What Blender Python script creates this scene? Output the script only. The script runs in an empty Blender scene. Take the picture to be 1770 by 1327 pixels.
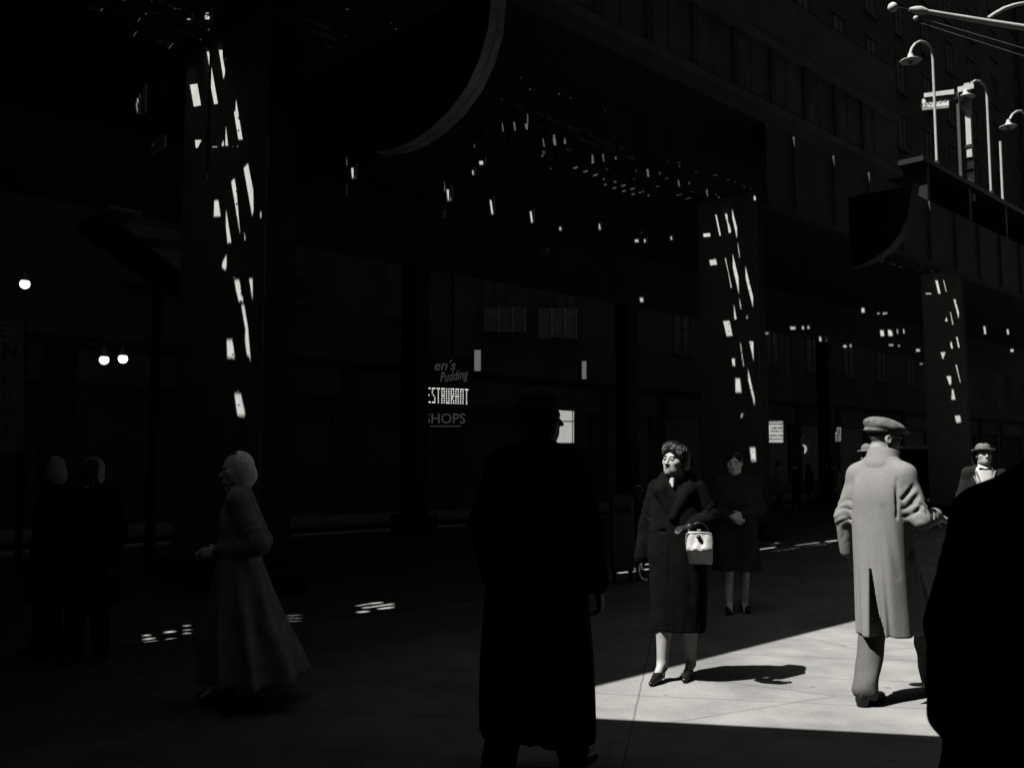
import bpy, math, random
import numpy as np
from mathutils import Vector, Matrix
from mathutils.geometry import delaunay_2d_cdt
random.seed(7); np.random.seed(7)
R = math.radians
SC = bpy.context.scene
COL = SC.collection

# ------------------------------------------------------------------ camera
F_PX, W_PX, H_PX, HOR = 1622.0, 1770.0, 1327.0, 800.0
CAM_Z = 1.5
PITCH = math.atan((HOR - H_PX / 2) / F_PX)
cam = bpy.data.cameras.new('camera'); cam_o = bpy.data.objects.new('camera', cam); COL.objects.link(cam_o)
cam.sensor_width = 36; cam.sensor_fit = 'HORIZONTAL'; cam.lens = F_PX / W_PX * 36
cam.clip_start = .05; cam.clip_end = 600
cam_o.location = (0, 0, CAM_Z); cam_o.rotation_euler = (R(90) + PITCH, 0, 0)
cam.dof.use_dof = True; cam.dof.focus_distance = 6.4; cam.dof.aperture_fstop = 5.0
SC.camera = cam_o

# ------------------------------------------------------------------ light
SUN_AZ, SUN_EL = R(65), R(57.5)            # the way the light travels (clockwise from +Y) and its height
S = Vector((math.sin(SUN_AZ) * math.cos(SUN_EL), math.cos(SUN_AZ) * math.cos(SUN_EL), -math.sin(SUN_EL)))
sun = bpy.data.lights.new('sun', 'SUN'); sun.energy = 5.0; sun.angle = R(.38); sun.color = (1, .985, .955)
sun_o = bpy.data.objects.new('sun', sun); COL.objects.link(sun_o)
sun_o.rotation_euler = S.to_track_quat('-Z', 'Y').to_euler(); sun_o.location = (-20, -10, 60)
wd = bpy.data.worlds.new('World'); SC.world = wd; wd.use_nodes = True
nt = wd.node_tree; bg = nt.nodes['Background']
sky = nt.nodes.new('ShaderNodeTexSky'); sky.sky_type = 'NISHITA'; sky.sun_disc = False
sky.sun_elevation = SUN_EL; sky.sun_rotation = SUN_AZ + math.pi
bw = nt.nodes.new('ShaderNodeRGBToBW'); nt.links.new(sky.outputs[0], bw.inputs[0])   # black-and-white film
nt.links.new(bw.outputs[0], bg.inputs[0]); bg.inputs[1].default_value = .05
SC.view_settings.view_transform = 'Standard'; SC.view_settings.look = 'None'
SC.view_settings.exposure = 2.42; SC.view_settings.gamma = 1
SC.cycles.max_bounces = 6; SC.cycles.diffuse_bounces = 1; SC.cycles.sample_clamp_indirect = 4

# ------------------------------------------------------------------ pixel -> point, street frame
CAM = Vector((0, 0, CAM_Z))
def ray(px, py):
    x = (px - W_PX / 2) / F_PX; y = (H_PX / 2 - py) / F_PX
    cp, sp = math.cos(PITCH), math.sin(PITCH)
    return Vector((x, cp - y * sp, sp + y * cp))
T = ray(2558, HOR); T.z = 0; T.normalize()         # along the street
N = Vector((T.y, -T.x, 0))                         # across it, towards the near buildings
def at_z(px, py, z=0.):
    r = ray(px, py); return CAM + r * ((z - CAM_Z) / r.z)
def at_y(px, py, Y):
    r = ray(px, py); return CAM + r * (Y / r.y)
def at_v(px, py, v):
    r = ray(px, py); return CAM + r * (v / r.dot(N))
def at_u(px, py, u):
    r = ray(px, py); return CAM + r * (u / r.dot(T))
def P(u, v, z): return T * u + N * v + Vector((0, 0, z))
STREET_ROT = math.atan2(T.y, T.x)

# ------------------------------------------------------------------ materials
MATS = {}
TONE = {'weathered flange steel': .14, 'grey tweed wool': .2, 'bright headscarf': .9, 'woven pale headscarf': .8, 'van roof highlight': 1.2, 'van trim': .8, 'pale wool': .9, 'dull arch': .6, 'skin of the shaded faces': .95, 'grey wool': .32, 'whitewashed tie end': .14, 'grey stair cladding': .8, 'weathered notice paper': .5, 'sooty stone': .24, 'sooty brick': .32, 'grey painted steel': .15, 'dull window trim': .24, 'dark window glass': .27, 'bay window glass': .5, 'bay mullion': .5, 'black wool': .2, 'granite street paving': .28}
def mat(name, a, rough=.8, var=.25, scale=6., bump=.15, bscale=None, metal=0., spec=.3, speck=0.):
    if name in MATS: return MATS[name]
    a *= TONE.get(name, .25)        # colours scaled down to weaken bounced light; some shaded things coloured lighter to show
    m = bpy.data.materials.new(name); m.use_nodes = True; t = m.node_tree; b = t.nodes['Principled BSDF']
    tc = t.nodes.new('ShaderNodeTexCoord')
    n = t.nodes.new('ShaderNodeTexNoise'); n.inputs['Scale'].default_value = scale; n.inputs['Detail'].default_value = 6
    t.links.new(tc.outputs['Object'], n.inputs['Vector'])
    r = t.nodes.new('ShaderNodeMapRange'); r.inputs['From Min'].default_value = .3; r.inputs['From Max'].default_value = .7
    r.inputs['To Min'].default_value = a * (1 - var); r.inputs['To Max'].default_value = a * (1 + var)
    t.links.new(n.outputs[0], r.inputs[0])
    out = r.outputs[0]
    if speck:
        n2 = t.nodes.new('ShaderNodeTexNoise'); n2.inputs['Scale'].default_value = 140; n2.inputs['Detail'].default_value = 2
        t.links.new(tc.outputs['Object'], n2.inputs['Vector'])
        r2 = t.nodes.new('ShaderNodeMapRange'); r2.inputs['From Min'].default_value = .3; r2.inputs['From Max'].default_value = .7
        r2.inputs['To Min'].default_value = 1 - speck; r2.inputs['To Max'].default_value = 1 + speck
        t.links.new(n2.outputs[0], r2.inputs[0])
        mm = t.nodes.new('ShaderNodeMath'); mm.operation = 'MULTIPLY'
        t.links.new(out, mm.inputs[0]); t.links.new(r2.outputs[0], mm.inputs[1]); out = mm.outputs[0]
    cc = t.nodes.new('ShaderNodeCombineColor')
    for i, g in enumerate((1., .985, .95)):
        mm = t.nodes.new('ShaderNodeMath'); mm.operation = 'MULTIPLY'; mm.inputs[1].default_value = g
        t.links.new(out, mm.inputs[0]); t.links.new(mm.outputs[0], cc.inputs[i])
    t.links.new(cc.outputs[0], b.inputs['Base Color'])
    b.inputs['Roughness'].default_value = rough; b.inputs['Metallic'].default_value = metal
    b.inputs['Specular IOR Level'].default_value = spec * .35
    if bump:
        n3 = t.nodes.new('ShaderNodeTexNoise'); n3.inputs['Scale'].default_value = bscale or scale * 6; n3.inputs['Detail'].default_value = 4
        t.links.new(tc.outputs['Object'], n3.inputs['Vector'])
        bp = t.nodes.new('ShaderNodeBump'); bp.inputs['Strength'].default_value = bump; bp.inputs['Distance'].default_value = .01
        t.links.new(n3.outputs[0], bp.inputs['Height']); t.links.new(bp.outputs[0], b.inputs['Normal'])
    MATS[name] = m; return m
def glow(name, a, e):
    if name in MATS: return MATS[name]
    e *= .25
    m = bpy.data.materials.new(name); m.use_nodes = True; t = m.node_tree; b = t.nodes['Principled BSDF']
    tc = t.nodes.new('ShaderNodeTexCoord'); n = t.nodes.new('ShaderNodeTexNoise'); n.inputs['Scale'].default_value = 5
    t.links.new(tc.outputs['Object'], n.inputs['Vector'])
    r = t.nodes.new('ShaderNodeMapRange'); r.inputs['To Min'].default_value = e * .75; r.inputs['To Max'].default_value = e * 1.25
    t.links.new(n.outputs[0], r.inputs[0]); t.links.new(r.outputs[0], b.inputs['Emission Strength'])
    b.inputs['Base Color'].default_value = (a, a, a * .96, 1); b.inputs['Emission Color'].default_value = (1, .985, .95, 1)
    MATS[name] = m; return m

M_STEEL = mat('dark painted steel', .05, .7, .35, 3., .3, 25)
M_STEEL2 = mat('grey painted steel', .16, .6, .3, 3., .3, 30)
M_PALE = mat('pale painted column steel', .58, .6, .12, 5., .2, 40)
M_FLANGE = mat('weathered flange steel', .8, .6, .25, 5., .2, 40)
M_TIMBER = mat('creosoted timber', .04, .9, .4, 4., .3, 30)
M_TIE = mat('whitewashed tie end', .07, .9, .3, 14., .3, 30)
M_ROAD = mat('granite street paving', .30, .9, .25, 1.5, .4, 30)
M_STONE = mat('sooty stone', .06, .9, .3, .6, .2, 8)
M_STONE2 = mat('sooty brick', .06, .9, .3, .9, .2, 14)
M_GLASS = mat('dark window glass', .05, .5, .2, 1., 0, spec=.4)
M_TRIM = mat('dull window trim', .06, .7, .2, 5., .1)
M_PAINT = mat('pale lamp paint', .5, .5, .12, 8., .1)
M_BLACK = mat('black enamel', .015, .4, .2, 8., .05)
M_WHITE = mat('white board', .62, .6, .06, 4., .05)

# sidewalk concrete with score joints
def concrete():
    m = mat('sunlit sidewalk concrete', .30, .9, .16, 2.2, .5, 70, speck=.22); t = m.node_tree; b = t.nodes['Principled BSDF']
    src = b.inputs['Base Color'].links[0].from_socket
    tc = t.nodes.new('ShaderNodeTexCoord'); mp = t.nodes.new('ShaderNodeMapping')
    mp.inputs['Rotation'].default_value = (0, 0, R(10.8)); mp.inputs['Location'].default_value = (.35, .33, 0)
    t.links.new(tc.outputs['Object'], mp.inputs['Vector'])
    wob = t.nodes.new('ShaderNodeTexNoise'); wob.inputs['Scale'].default_value = 5
    t.links.new(mp.outputs[0], wob.inputs['Vector'])
    mx = t.nodes.new('ShaderNodeMix'); mx.data_type = 'VECTOR'; mx.inputs['Factor'].default_value = .02
    t.links.new(mp.outputs[0], mx.inputs['A']); t.links.new(wob.outputs['Color'], mx.inputs['B'])
    br = t.nodes.new('ShaderNodeTexBrick'); br.inputs['Scale'].default_value = 1; br.offset = 0
    br.inputs['Mortar Size'].default_value = .009; br.inputs['Mortar Smooth'].default_value = .6
    br.inputs['Brick Width'].default_value = 3.1; br.inputs['Row Height'].default_value = .72
    br.inputs['Color1'].default_value = (1, 1, 1, 1); br.inputs['Color2'].default_value = (.93, .93, .93, 1); br.inputs['Mortar'].default_value = (.55, .55, .55, 1)
    t.links.new(mx.outputs['Result'], br.inputs['Vector']) if 'Result' in mx.outputs else None
    t.links.new(mx.outputs[1], br.inputs['Vector'])
    # dark stains and gum spots
    st = t.nodes.new('ShaderNodeTexNoise'); st.inputs['Scale'].default_value = .9; st.inputs['Detail'].default_value = 8; st.inputs['Roughness'].default_value = .7
    t.links.new(tc.outputs['Object'], st.inputs['Vector'])
    sr = t.nodes.new('ShaderNodeMapRange'); sr.inputs['From Min'].default_value = .38; sr.inputs['From Max'].default_value = .56
    sr.inputs['To Min'].default_value = .74; sr.inputs['To Max'].default_value = 1.04; t.links.new(st.outputs[0], sr.inputs[0])
    vo = t.nodes.new('ShaderNodeTexVoronoi'); vo.inputs['Scale'].default_value = 2.6; t.links.new(tc.outputs['Object'], vo.inputs['Vector'])   # gum spots
    vr = t.nodes.new('ShaderNodeMapRange'); vr.inputs['From Min'].default_value = .05; vr.inputs['From Max'].default_value = .075; vr.inputs['To Min'].default_value = .6; vr.inputs['To Max'].default_value = 1
    t.links.new(vo.outputs['Distance'], vr.inputs[0])
    vc = t.nodes.new('ShaderNodeTexVoronoi'); vc.feature = 'DISTANCE_TO_EDGE'; vc.inputs['Scale'].default_value = .55; t.links.new(mx.outputs[1], vc.inputs['Vector'])   # cracks
    vk = t.nodes.new('ShaderNodeMapRange'); vk.inputs['From Min'].default_value = .0; vk.inputs['From Max'].default_value = .008; vk.inputs['To Min'].default_value = .7; vk.inputs['To Max'].default_value = 1
    t.links.new(vc.outputs['Distance'], vk.inputs[0])
    gm = t.nodes.new('ShaderNodeMath'); gm.operation = 'MULTIPLY'; t.links.new(vr.outputs[0], gm.inputs[0]); t.links.new(vk.outputs[0], gm.inputs[1])
    gs = t.nodes.new('ShaderNodeMath'); gs.operation = 'MULTIPLY'; t.links.new(gm.outputs[0], gs.inputs[0]); t.links.new(sr.outputs[0], gs.inputs[1])
    m1 = t.nodes.new('ShaderNodeVectorMath'); m1.operation = 'MULTIPLY'
    t.links.new(src, m1.inputs[0]); t.links.new(br.outputs['Color'], m1.inputs[1])
    m2 = t.nodes.new('ShaderNodeVectorMath'); m2.operation = 'SCALE'
    t.links.new(m1.outputs[0], m2.inputs[0]); t.links.new(gs.outputs[0], m2.inputs['Scale'])
    t.links.new(m2.outputs[0], b.inputs['Base Color']); return m
M_CONC = concrete()

# ------------------------------------------------------------------ mesh helpers
def link(name, mesh, parent=None, **props):
    o = bpy.data.objects.new(name, mesh); COL.objects.link(o)
    if parent: o.parent = parent
    for k, v in props.items(): o[k] = v
    return o
def empty(name, loc, rz=0, **props):
    o = bpy.data.objects.new(name, None); COL.objects.link(o); o.location = loc; o.rotation_euler = (0, 0, rz)
    o.empty_display_size = .2
    for k, v in props.items(): o[k] = v
    return o
class MB:
    def __init__(s): s.v = []; s.f = []
    def add(s, vs, fs):
        b = len(s.v); s.v += [tuple(v) for v in vs]; s.f += [tuple(i + b for i in f) for f in fs]; return s
    def hexa(s, p):      # 8 points: bottom 4, top 4
        return s.add(p, [(3, 2, 1, 0), (4, 5, 6, 7), (0, 1, 5, 4), (1, 2, 6, 5), (2, 3, 7, 6), (3, 0, 4, 7)])
    def box(s, c, d, ax=None):
        X, Y, Z = ax or (Vector((1, 0, 0)), Vector((0, 1, 0)), Vector((0, 0, 1))); c = Vector(c)
        q = [(-1, -1, -1), (1, -1, -1), (1, 1, -1), (-1, 1, -1), (-1, -1, 1), (1, -1, 1), (1, 1, 1), (-1, 1, 1)]
        return s.hexa([c + X * (a * d[0] / 2) + Y * (b * d[1] / 2) + Z * (e * d[2] / 2) for a, b, e in q])
    def sbox(s, u0, u1, v0, v1, z0, z1):   # box in the street frame
        return s.hexa([P(u0, v0, z0), P(u1, v0, z0), P(u1, v1, z0), P(u0, v1, z0), P(u0, v0, z1), P(u1, v0, z1), P(u1, v1, z1), P(u0, v1, z1)])
    def prism(s, pts, off):
        n = len(pts); a = [Vector(p) for p in pts]; b = [p + Vector(off) for p in a]
        return s.add(a + b, [tuple(range(n)), tuple(range(2 * n - 1, n - 1, -1))] + [(i, i + n, (i + 1) % n + n, (i + 1) % n) for i in range(n)])
    def tube(s, pts, r, seg=10):
        pts = [Vector(p) for p in pts]; rs = r if isinstance(r, (list, tuple)) else [r] * len(pts)
        up = None; rings = []
        for i, p in enumerate(pts):
            d = (pts[min(i + 1, len(pts) - 1)] - pts[max(i - 1, 0)]).normalized()
            if up is None: up = d.orthogonal().normalized()
            up = (up - d * up.dot(d)).normalized(); q = d.cross(up)
            rings.append([p + (up * math.cos(2 * math.pi * k / seg) + q * math.sin(2 * math.pi * k / seg)) * rs[i] for k in range(seg)])
        fs = []
        for i in range(len(pts) - 1):
            for k in range(seg):
                a = i * seg + k; b = i * seg + (k + 1) % seg; fs.append((a, b, b + seg, a + seg))
        fs.append(tuple(range(seg - 1, -1, -1))); fs.append(tuple(range((len(pts) - 1) * seg, len(pts) * seg)))
        return s.add([v for r_ in rings for v in r_], fs)
    def lathe(s, c, prof, seg=20):    # prof: (r, z) from top to bottom
        c = Vector(c); vs = []; fs = []
        for r, z in prof:
            vs += [c + Vector((r * math.cos(2 * math.pi * k / seg), r * math.sin(2 * math.pi * k / seg), z)) for k in range(seg)]
        for i in range(len(prof) - 1):
            for k in range(seg):
                a = i * seg + k; b = i * seg + (k + 1) % seg; fs.append((a, a + seg, b + seg, b))
        fs.append(tuple(range(seg))); fs.append(tuple(range(len(prof) * seg - 1, (len(prof) - 1) * seg - 1, -1)))
        return s.add(vs, fs)
    def ball(s, c, r, seg=12, sq=1.):
        return s.lathe(c, [(max(r * math.sin(math.pi * i / 8), r * .02), r * sq * math.cos(math.pi * i / 8)) for i in range(9)], seg)
    def build(s, name, m, parent=None, smooth=False, bevel=0, **props):
        me = bpy.data.meshes.new(name); v = s.v
        if parent is not None:       # vertices were given in world space
            mi = parent_world(parent).inverted(); v = [tuple(mi @ Vector(p)) for p in v]
        me.from_pydata(v, [], s.f); me.validate(); me.update()
        me.materials.append(m)
        if smooth:
            me.shade_smooth()
            me.set_sharp_from_angle(angle=R(40))
        o = link(name, me, parent, **props)
        if bevel:
            md = o.modifiers.new('bevel', 'BEVEL'); md.width = bevel; md.segments = 2; md.limit_method = 'ANGLE'
        return o
def parent_world(o):
    m = Matrix.LocRotScale(o.location, o.rotation_euler, o.scale)
    return parent_world(o.parent) @ m if o.parent else m
def text_mesh(txt, size, origin, right, up, name, m, parent, depth=.004, align='CENTER', sx=1., shear=0):
    cu = bpy.data.curves.new(name, 'FONT'); cu.body = txt; cu.size = size; cu.align_x = align; cu.align_y = 'CENTER'; cu.extrude = depth; cu.shear = shear
    cu.resolution_u = 3
    to = bpy.data.objects.new(name, cu); COL.objects.link(to)
    dg = bpy.context.evaluated_depsgraph_get(); me = bpy.data.meshes.new_from_object(to.evaluated_get(dg))
    bpy.data.objects.remove(to)
    right = Vector(right).normalized(); up = Vector(up).normalized(); nn = right.cross(up)
    M = Matrix((right * sx, up, nn)).transposed().to_4x4(); M.translation = Vector(origin)
    if parent is not None: M = parent_world(parent).inverted() @ M
    me.transform(M); me.materials.clear(); me.materials.append(m)
    return link(name, me, parent)
def dup_tree(o, parent=None):
    c = o.copy(); COL.objects.link(c)
    if parent: c.parent = parent
    for ch in list(o.children): dup_tree(ch, c)
    return c
#STRUCTURE
# ------------------------------------------------------------------ ground
KERB_V = -7.75; ROAD_Z = -.13
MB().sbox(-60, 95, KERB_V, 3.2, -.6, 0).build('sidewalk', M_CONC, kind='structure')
MB().sbox(-60, 95, KERB_V - .16, KERB_V - .002, -.6, .003).build('kerb', mat('worn kerb stone', .2, .9, .3, 3), bevel=.015, kind='structure')
MB().sbox(-60, 95, -19.2, KERB_V - .162, -.7, ROAD_Z).build('road', M_ROAD, kind='structure')
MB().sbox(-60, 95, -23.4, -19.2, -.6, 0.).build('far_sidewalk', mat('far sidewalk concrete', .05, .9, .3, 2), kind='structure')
MB().sbox(-200, 200, -140, 90, -1.2, -.75).build('ground', mat('city ground', .1), kind='structure')

# ------------------------------------------------------------------ sun holes in the track deck
DECK_Z = 7.42
HOLES = []
def cast(pts):
    out = []
    for p in pts:
        k = (DECK_Z - p.z) / -S.z
        q = p - S * k; out.append((q.x, q.y))
    HOLES.append(out)

COL_V = -11.4
def col_u(px): p = at_v(px, 800, COL_V); return p.dot(T)
C1 = [[(327.6,144.7),(340.5,142.7),(347,181.4),(334.7,183.8)],[(356.8,87.5),(360.5,87.5),(376.3,178.4),(369.7,179.5),(361.9,138.7),(362.2,120)],
 [(377.7,84.7),(384,84.3),(384.4,97.2),(388.4,119.4),(388,127.3),(385.6,136.6),(383.8,123)],[(390.3,82.2),(399,124.7),(392.6,125.3),(389.1,101.5)],
 [(407.6,170.2),(419,240.3),(411.6,240.3),(403.5,191),(406.5,190.2)],[(390,216),(393.7,251),(388.9,251)],[(385.6,240.3),(386.6,251.5),(381.8,251)],
 [(366.5,251.5),(375,251.3),(375,253.6),(366.5,253.8)],[(400.9,251),(411,250.4),(411,252.4),(401,253)],[(336.5,240),(348.6,240),(341,254.7),(338,254.7)],
 [(428,280.4),(437,326.5),(437.6,363.3),(435.2,371.7),(420.5,288.8)],[(404.6,306.4),(424.2,413.2),(416.3,415),(399,312.4)],
 [(370,344.6),(376.7,344),(381,372.7),(369.2,373.3)],[(390.3,360.4),(399.4,418),(392.8,418.9),(390,390.6)],
 [(390.9,438.3),(390.9,458.4),(389,466),(383,460.3),(384.8,450)],[(404.6,481.7),(412.8,481.7),(416.4,499.4),(415,506),(419.3,512),(419.3,520),(412.4,520),(409.5,508),(407.6,501.3)],
 [(430,479.8),(436,479.8),(436,517)],[(416.4,524.8),(421.3,524.8),(432,587.5),(436,607),(436,640.4),(431,615.9),(426.2,611),(423.2,587.5),(423.8,568)],
 [(391.3,585.5),(401,585),(405.2,616.9),(392.5,616.9)],[(404.6,678.5),(415.4,678.5),(423.2,712.8),(421.3,717),(410,716.3)],[(449.5,364),(451,364),(451,375),(449.5,375)]]
C2 = [[(1215.2,402.7),(1226.5,401.4),(1227.8,408.3),(1216.2,409.3)],[(1236,369.9),(1239.8,369.5),(1247.7,406.3),(1243.4,406.8)],
 [(1252.5,368.5),(1256.7,368.5),(1258,382),(1261.5,390),(1263.8,401.4),(1259.3,401.9),(1257.5,388)],[(1265.3,360),(1273.7,393),(1273.4,411.3),(1265.5,375.7)],
 [(1274.6,415.5),(1278.5,440),(1277.8,445),(1275.4,426.2)],[(1225.7,448),(1237.3,447),(1239,457),(1227.6,458)],
 [(1252.5,444.8),(1256.3,444.5),(1261,470),(1265.8,496),(1263,496.7),(1259,473)],[(1266.3,437.8),(1275.9,477.6),(1277,507.5),(1266.6,462.7)],
 [(1277,511),(1281.6,533),(1279.6,533.2)],[(1288.2,458.6),(1301.4,512.5),(1301.1,530),(1288.8,481)],[(1268,524),(1273,550.6),(1269.3,551.4)],
 [(1290.5,542.3),(1292,550.3),(1290.3,550.3)],[(1249.7,553.8),(1260.6,553.2),(1265.9,579.5),(1255.8,580.2)],[(1295,589),(1301.7,589),(1302.2,622.8)],
 [(1264.8,618.6),(1269.7,618.6),(1270,632),(1266.3,631)],[(1271.2,652.7),(1278.5,652.7),(1281.3,677),(1271.2,677)],
 [(1292.7,636.5),(1303.9,687),(1303.9,699.7),(1293.3,656.5)],[(1282.8,713.4),(1287.6,712.4),(1282.8,716),(1281.3,722),(1280,717.6)],
 [(1296,772.9),(1304.9,772),(1306.4,795.2),(1298.6,795.7)],[(1279,592),(1280,592),(1285.5,632),(1284.5,632)]]
C3 = [[(1616.4,483.8),(1620.6,483.8),(1625.7,507.2),(1621.7,507.2)],[(1630,483.2),(1631.2,483.2),(1636.1,503.6),(1634.9,503.6)],
 [(1600.3,505.8),(1609.2,505.8),(1609.2,507.9),(1600.3,508.2)],[(1648,516.4),(1651,516.4),(1657.3,539.2),(1656.7,550.4)],
 [(1635.3,546.3),(1638,554.9),(1633.5,554.9)],[(1642,538),(1643,538),(1647.7,560.6),(1646.3,560.6)],
 [(1652.2,581.5),(1654.8,581.5),(1658.7,600.2),(1656.3,600.2)],[(1642.6,590),(1644.7,590),(1646.9,601.7),(1643,601.7)],
 [(1625.5,608),(1634.5,607.6),(1629.6,620.6)],[(1650,629.7),(1653.6,629.7),(1660,659.3),(1659.3,669.4)],[(1635.7,649),(1643.8,649),(1643.8,664),(1641,664)],
 [(1645.5,672),(1647.5,672),(1651.2,689.8),(1644.5,689.8)],[(1650,717.7),(1659.3,717.3),(1661,728.8),(1653,729.5)]]
columns = []
for pxs, polys, lab in ((383, C1, 'riveted steel track column striped with sunlight, left of the headscarf woman\'s head'),
                        (1260, C2, 'riveted steel track column striped with sunlight, just right of the bareheaded woman\'s head'),
                        (1632, C3, 'riveted steel track column striped with sunlight, between the two hatted men on the right')):
    u = col_u(pxs); us = u
    vs = [at_u(x, y, u).dot(N) for pl in polys for x, y in pl]; zs = [at_u(x, y, u).z for pl in polys for x, y in pl]
    v0, v1 = min(vs) - .12, max(vs) + .12
    for pl in polys: cast([at_u(x, y, u - .004) for x, y in pl])
    root = empty('track_column', P(u + .25, (v0 + v1) / 2, ROAD_Z), STREET_ROT, label=lab, category='column', group='track columns under the elevated railway')
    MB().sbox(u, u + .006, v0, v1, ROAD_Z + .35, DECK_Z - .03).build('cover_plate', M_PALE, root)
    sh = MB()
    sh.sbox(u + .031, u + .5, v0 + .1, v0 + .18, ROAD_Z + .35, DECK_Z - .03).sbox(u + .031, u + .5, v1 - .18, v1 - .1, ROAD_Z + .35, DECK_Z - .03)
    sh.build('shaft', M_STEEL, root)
    lace = MB(); z = 1.0
    while z < 6.6:
        for s in (0, 1):
            a = P(u + .515, v0 + .14, z + .55 * s); b = P(u + .515, v1 - .14, z + .55 * (1 - s))
            d = (b - a).normalized(); w = d.cross(T).normalized() * .04
            lace.prism([a - w, a + w, b + w, b - w], T * .012)
        z += .75
    lace.build('lacing', M_STEEL, root)
    MB().sbox(u - .15, u + .6, v0 - .15, v1 + .15, ROAD_Z, ROAD_Z + .348).build('base', M_STEEL, root, bevel=.03)
    rv = MB(); zz = .6
    rows = [v0 + .2, v0 + .42, (v0 + v1) / 2, v1 - .42, v1 - .2] if pxs > 1000 else [at_u(408, 400, u).dot(N), at_u(420, 400, u).dot(N), v0 + .15, v1 - .15]
    while zz < 7.2:
        for vv in rows:
            c = P(u, vv, zz); k = len(rv.v)
            ring = []
            for a in range(8):
                ring.append(c + N * (.017 * math.cos(a * math.pi / 4)) + Vector((0, 0, .017 * math.sin(a * math.pi / 4))))
            ring2 = [c - T * .013 + (p - c) * .65 for p in ring]
            rv.add(ring + ring2 + [c - T * .018], [(i, i + 8, (i + 1) % 8 + 8, (i + 1) % 8) for i in range(8)] + [(i + 8, 16, (i + 1) % 8 + 8) for i in range(8)])
        zz += .165
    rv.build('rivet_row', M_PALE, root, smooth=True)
    columns.append(root)
# the dark row of columns on the far kerb
for px, lab in ((716, 'dark steel track column on the far kerb, hiding the start of the bulb-lit restaurant sign'),
                (1085, 'dark steel track column on the far kerb, behind the parking meter'),
                (1430, 'dark steel track column on the far kerb, behind the distant crowd')):
    p = at_v(px, 800, -17.6); u = p.dot(T)
    root = empty('track_column', P(u, -17.6, ROAD_Z), STREET_ROT, label=lab, category='column', group='track columns under the elevated railway')
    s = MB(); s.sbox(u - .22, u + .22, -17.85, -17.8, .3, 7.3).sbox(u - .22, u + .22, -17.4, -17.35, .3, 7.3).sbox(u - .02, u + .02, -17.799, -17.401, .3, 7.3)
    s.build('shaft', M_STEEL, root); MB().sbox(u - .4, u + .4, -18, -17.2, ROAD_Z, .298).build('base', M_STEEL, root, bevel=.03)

# light stripes on the street below
ST = [(250,1098,258.5,1097,2.3),(251,1104.5,265.5,1102.3,2.5),(251.5,1111,271.5,1107.6,2.8),(287,1092.3,301.7,1090.5,2.8),(290.5,1104.8,302,1103.3,2.6),
 (319.6,1081,327,1080.7,2.4),(320,1088.6,329,1087.5,1.3),(320,1094.2,327.5,1093.6,2.2),
 (617.5,1046.7,641,1042.5,1.2),(641,1042.7,661,1040.6,2),(628,1050,640,1049,2),(640.5,1048.6,680,1043.2,2.3),(619,1057.6,637,1055.8,2.5),(655,1051.8,680,1048.8,2.6),
 (1070,980.2,1086,979.3,1.5),(1063.5,986.3,1097.5,982,2),(1068.5,990,1098.5,986.3,2),(1114.5,975.2,1122.5,974.3,1.8),(1112.5,984.2,1122.5,982.8,1.8),
 (1304,950.6,1340,945.3,1.2),(1304,957,1319,955.6,1.6),(1333,953,1382,946,1.9),(1374,943,1417,937.4,1.8),(1392,944.3,1436,938.2,1.8),(1427,936,1448,933.4,1.5),
 (1340,939,1350,938.7,1.5),(1328,941,1336,940.7,1.1)]
for i in range(5):
    x = 498 + 4.6 * i
    for y in (1063.5, 1068.5, 1073.5): ST.append((x, y - .25 * i, x + 2, y - .25 * i - .1, 1.5))
for x0, y0, x1, y1, h in ST:
    cast([at_z(x0, y0 - h / 2, ROAD_Z), at_z(x1, y1 - h / 2, ROAD_Z), at_z(x1, y1 + h / 2, ROAD_Z), at_z(x0, y0 + h / 2, ROAD_Z)])

# ------------------------------------------------------------------ elevated railway
EL = empty('elevated_railway', P(0, -11, ROAD_Z), STREET_ROT, label='dark steel elevated railway of plate girders and track deck over the street', category='railway')
NEAR_V = -5.80; GZ0, GZ1 = 5.75, 6.58; U_END = 13.7
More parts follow.
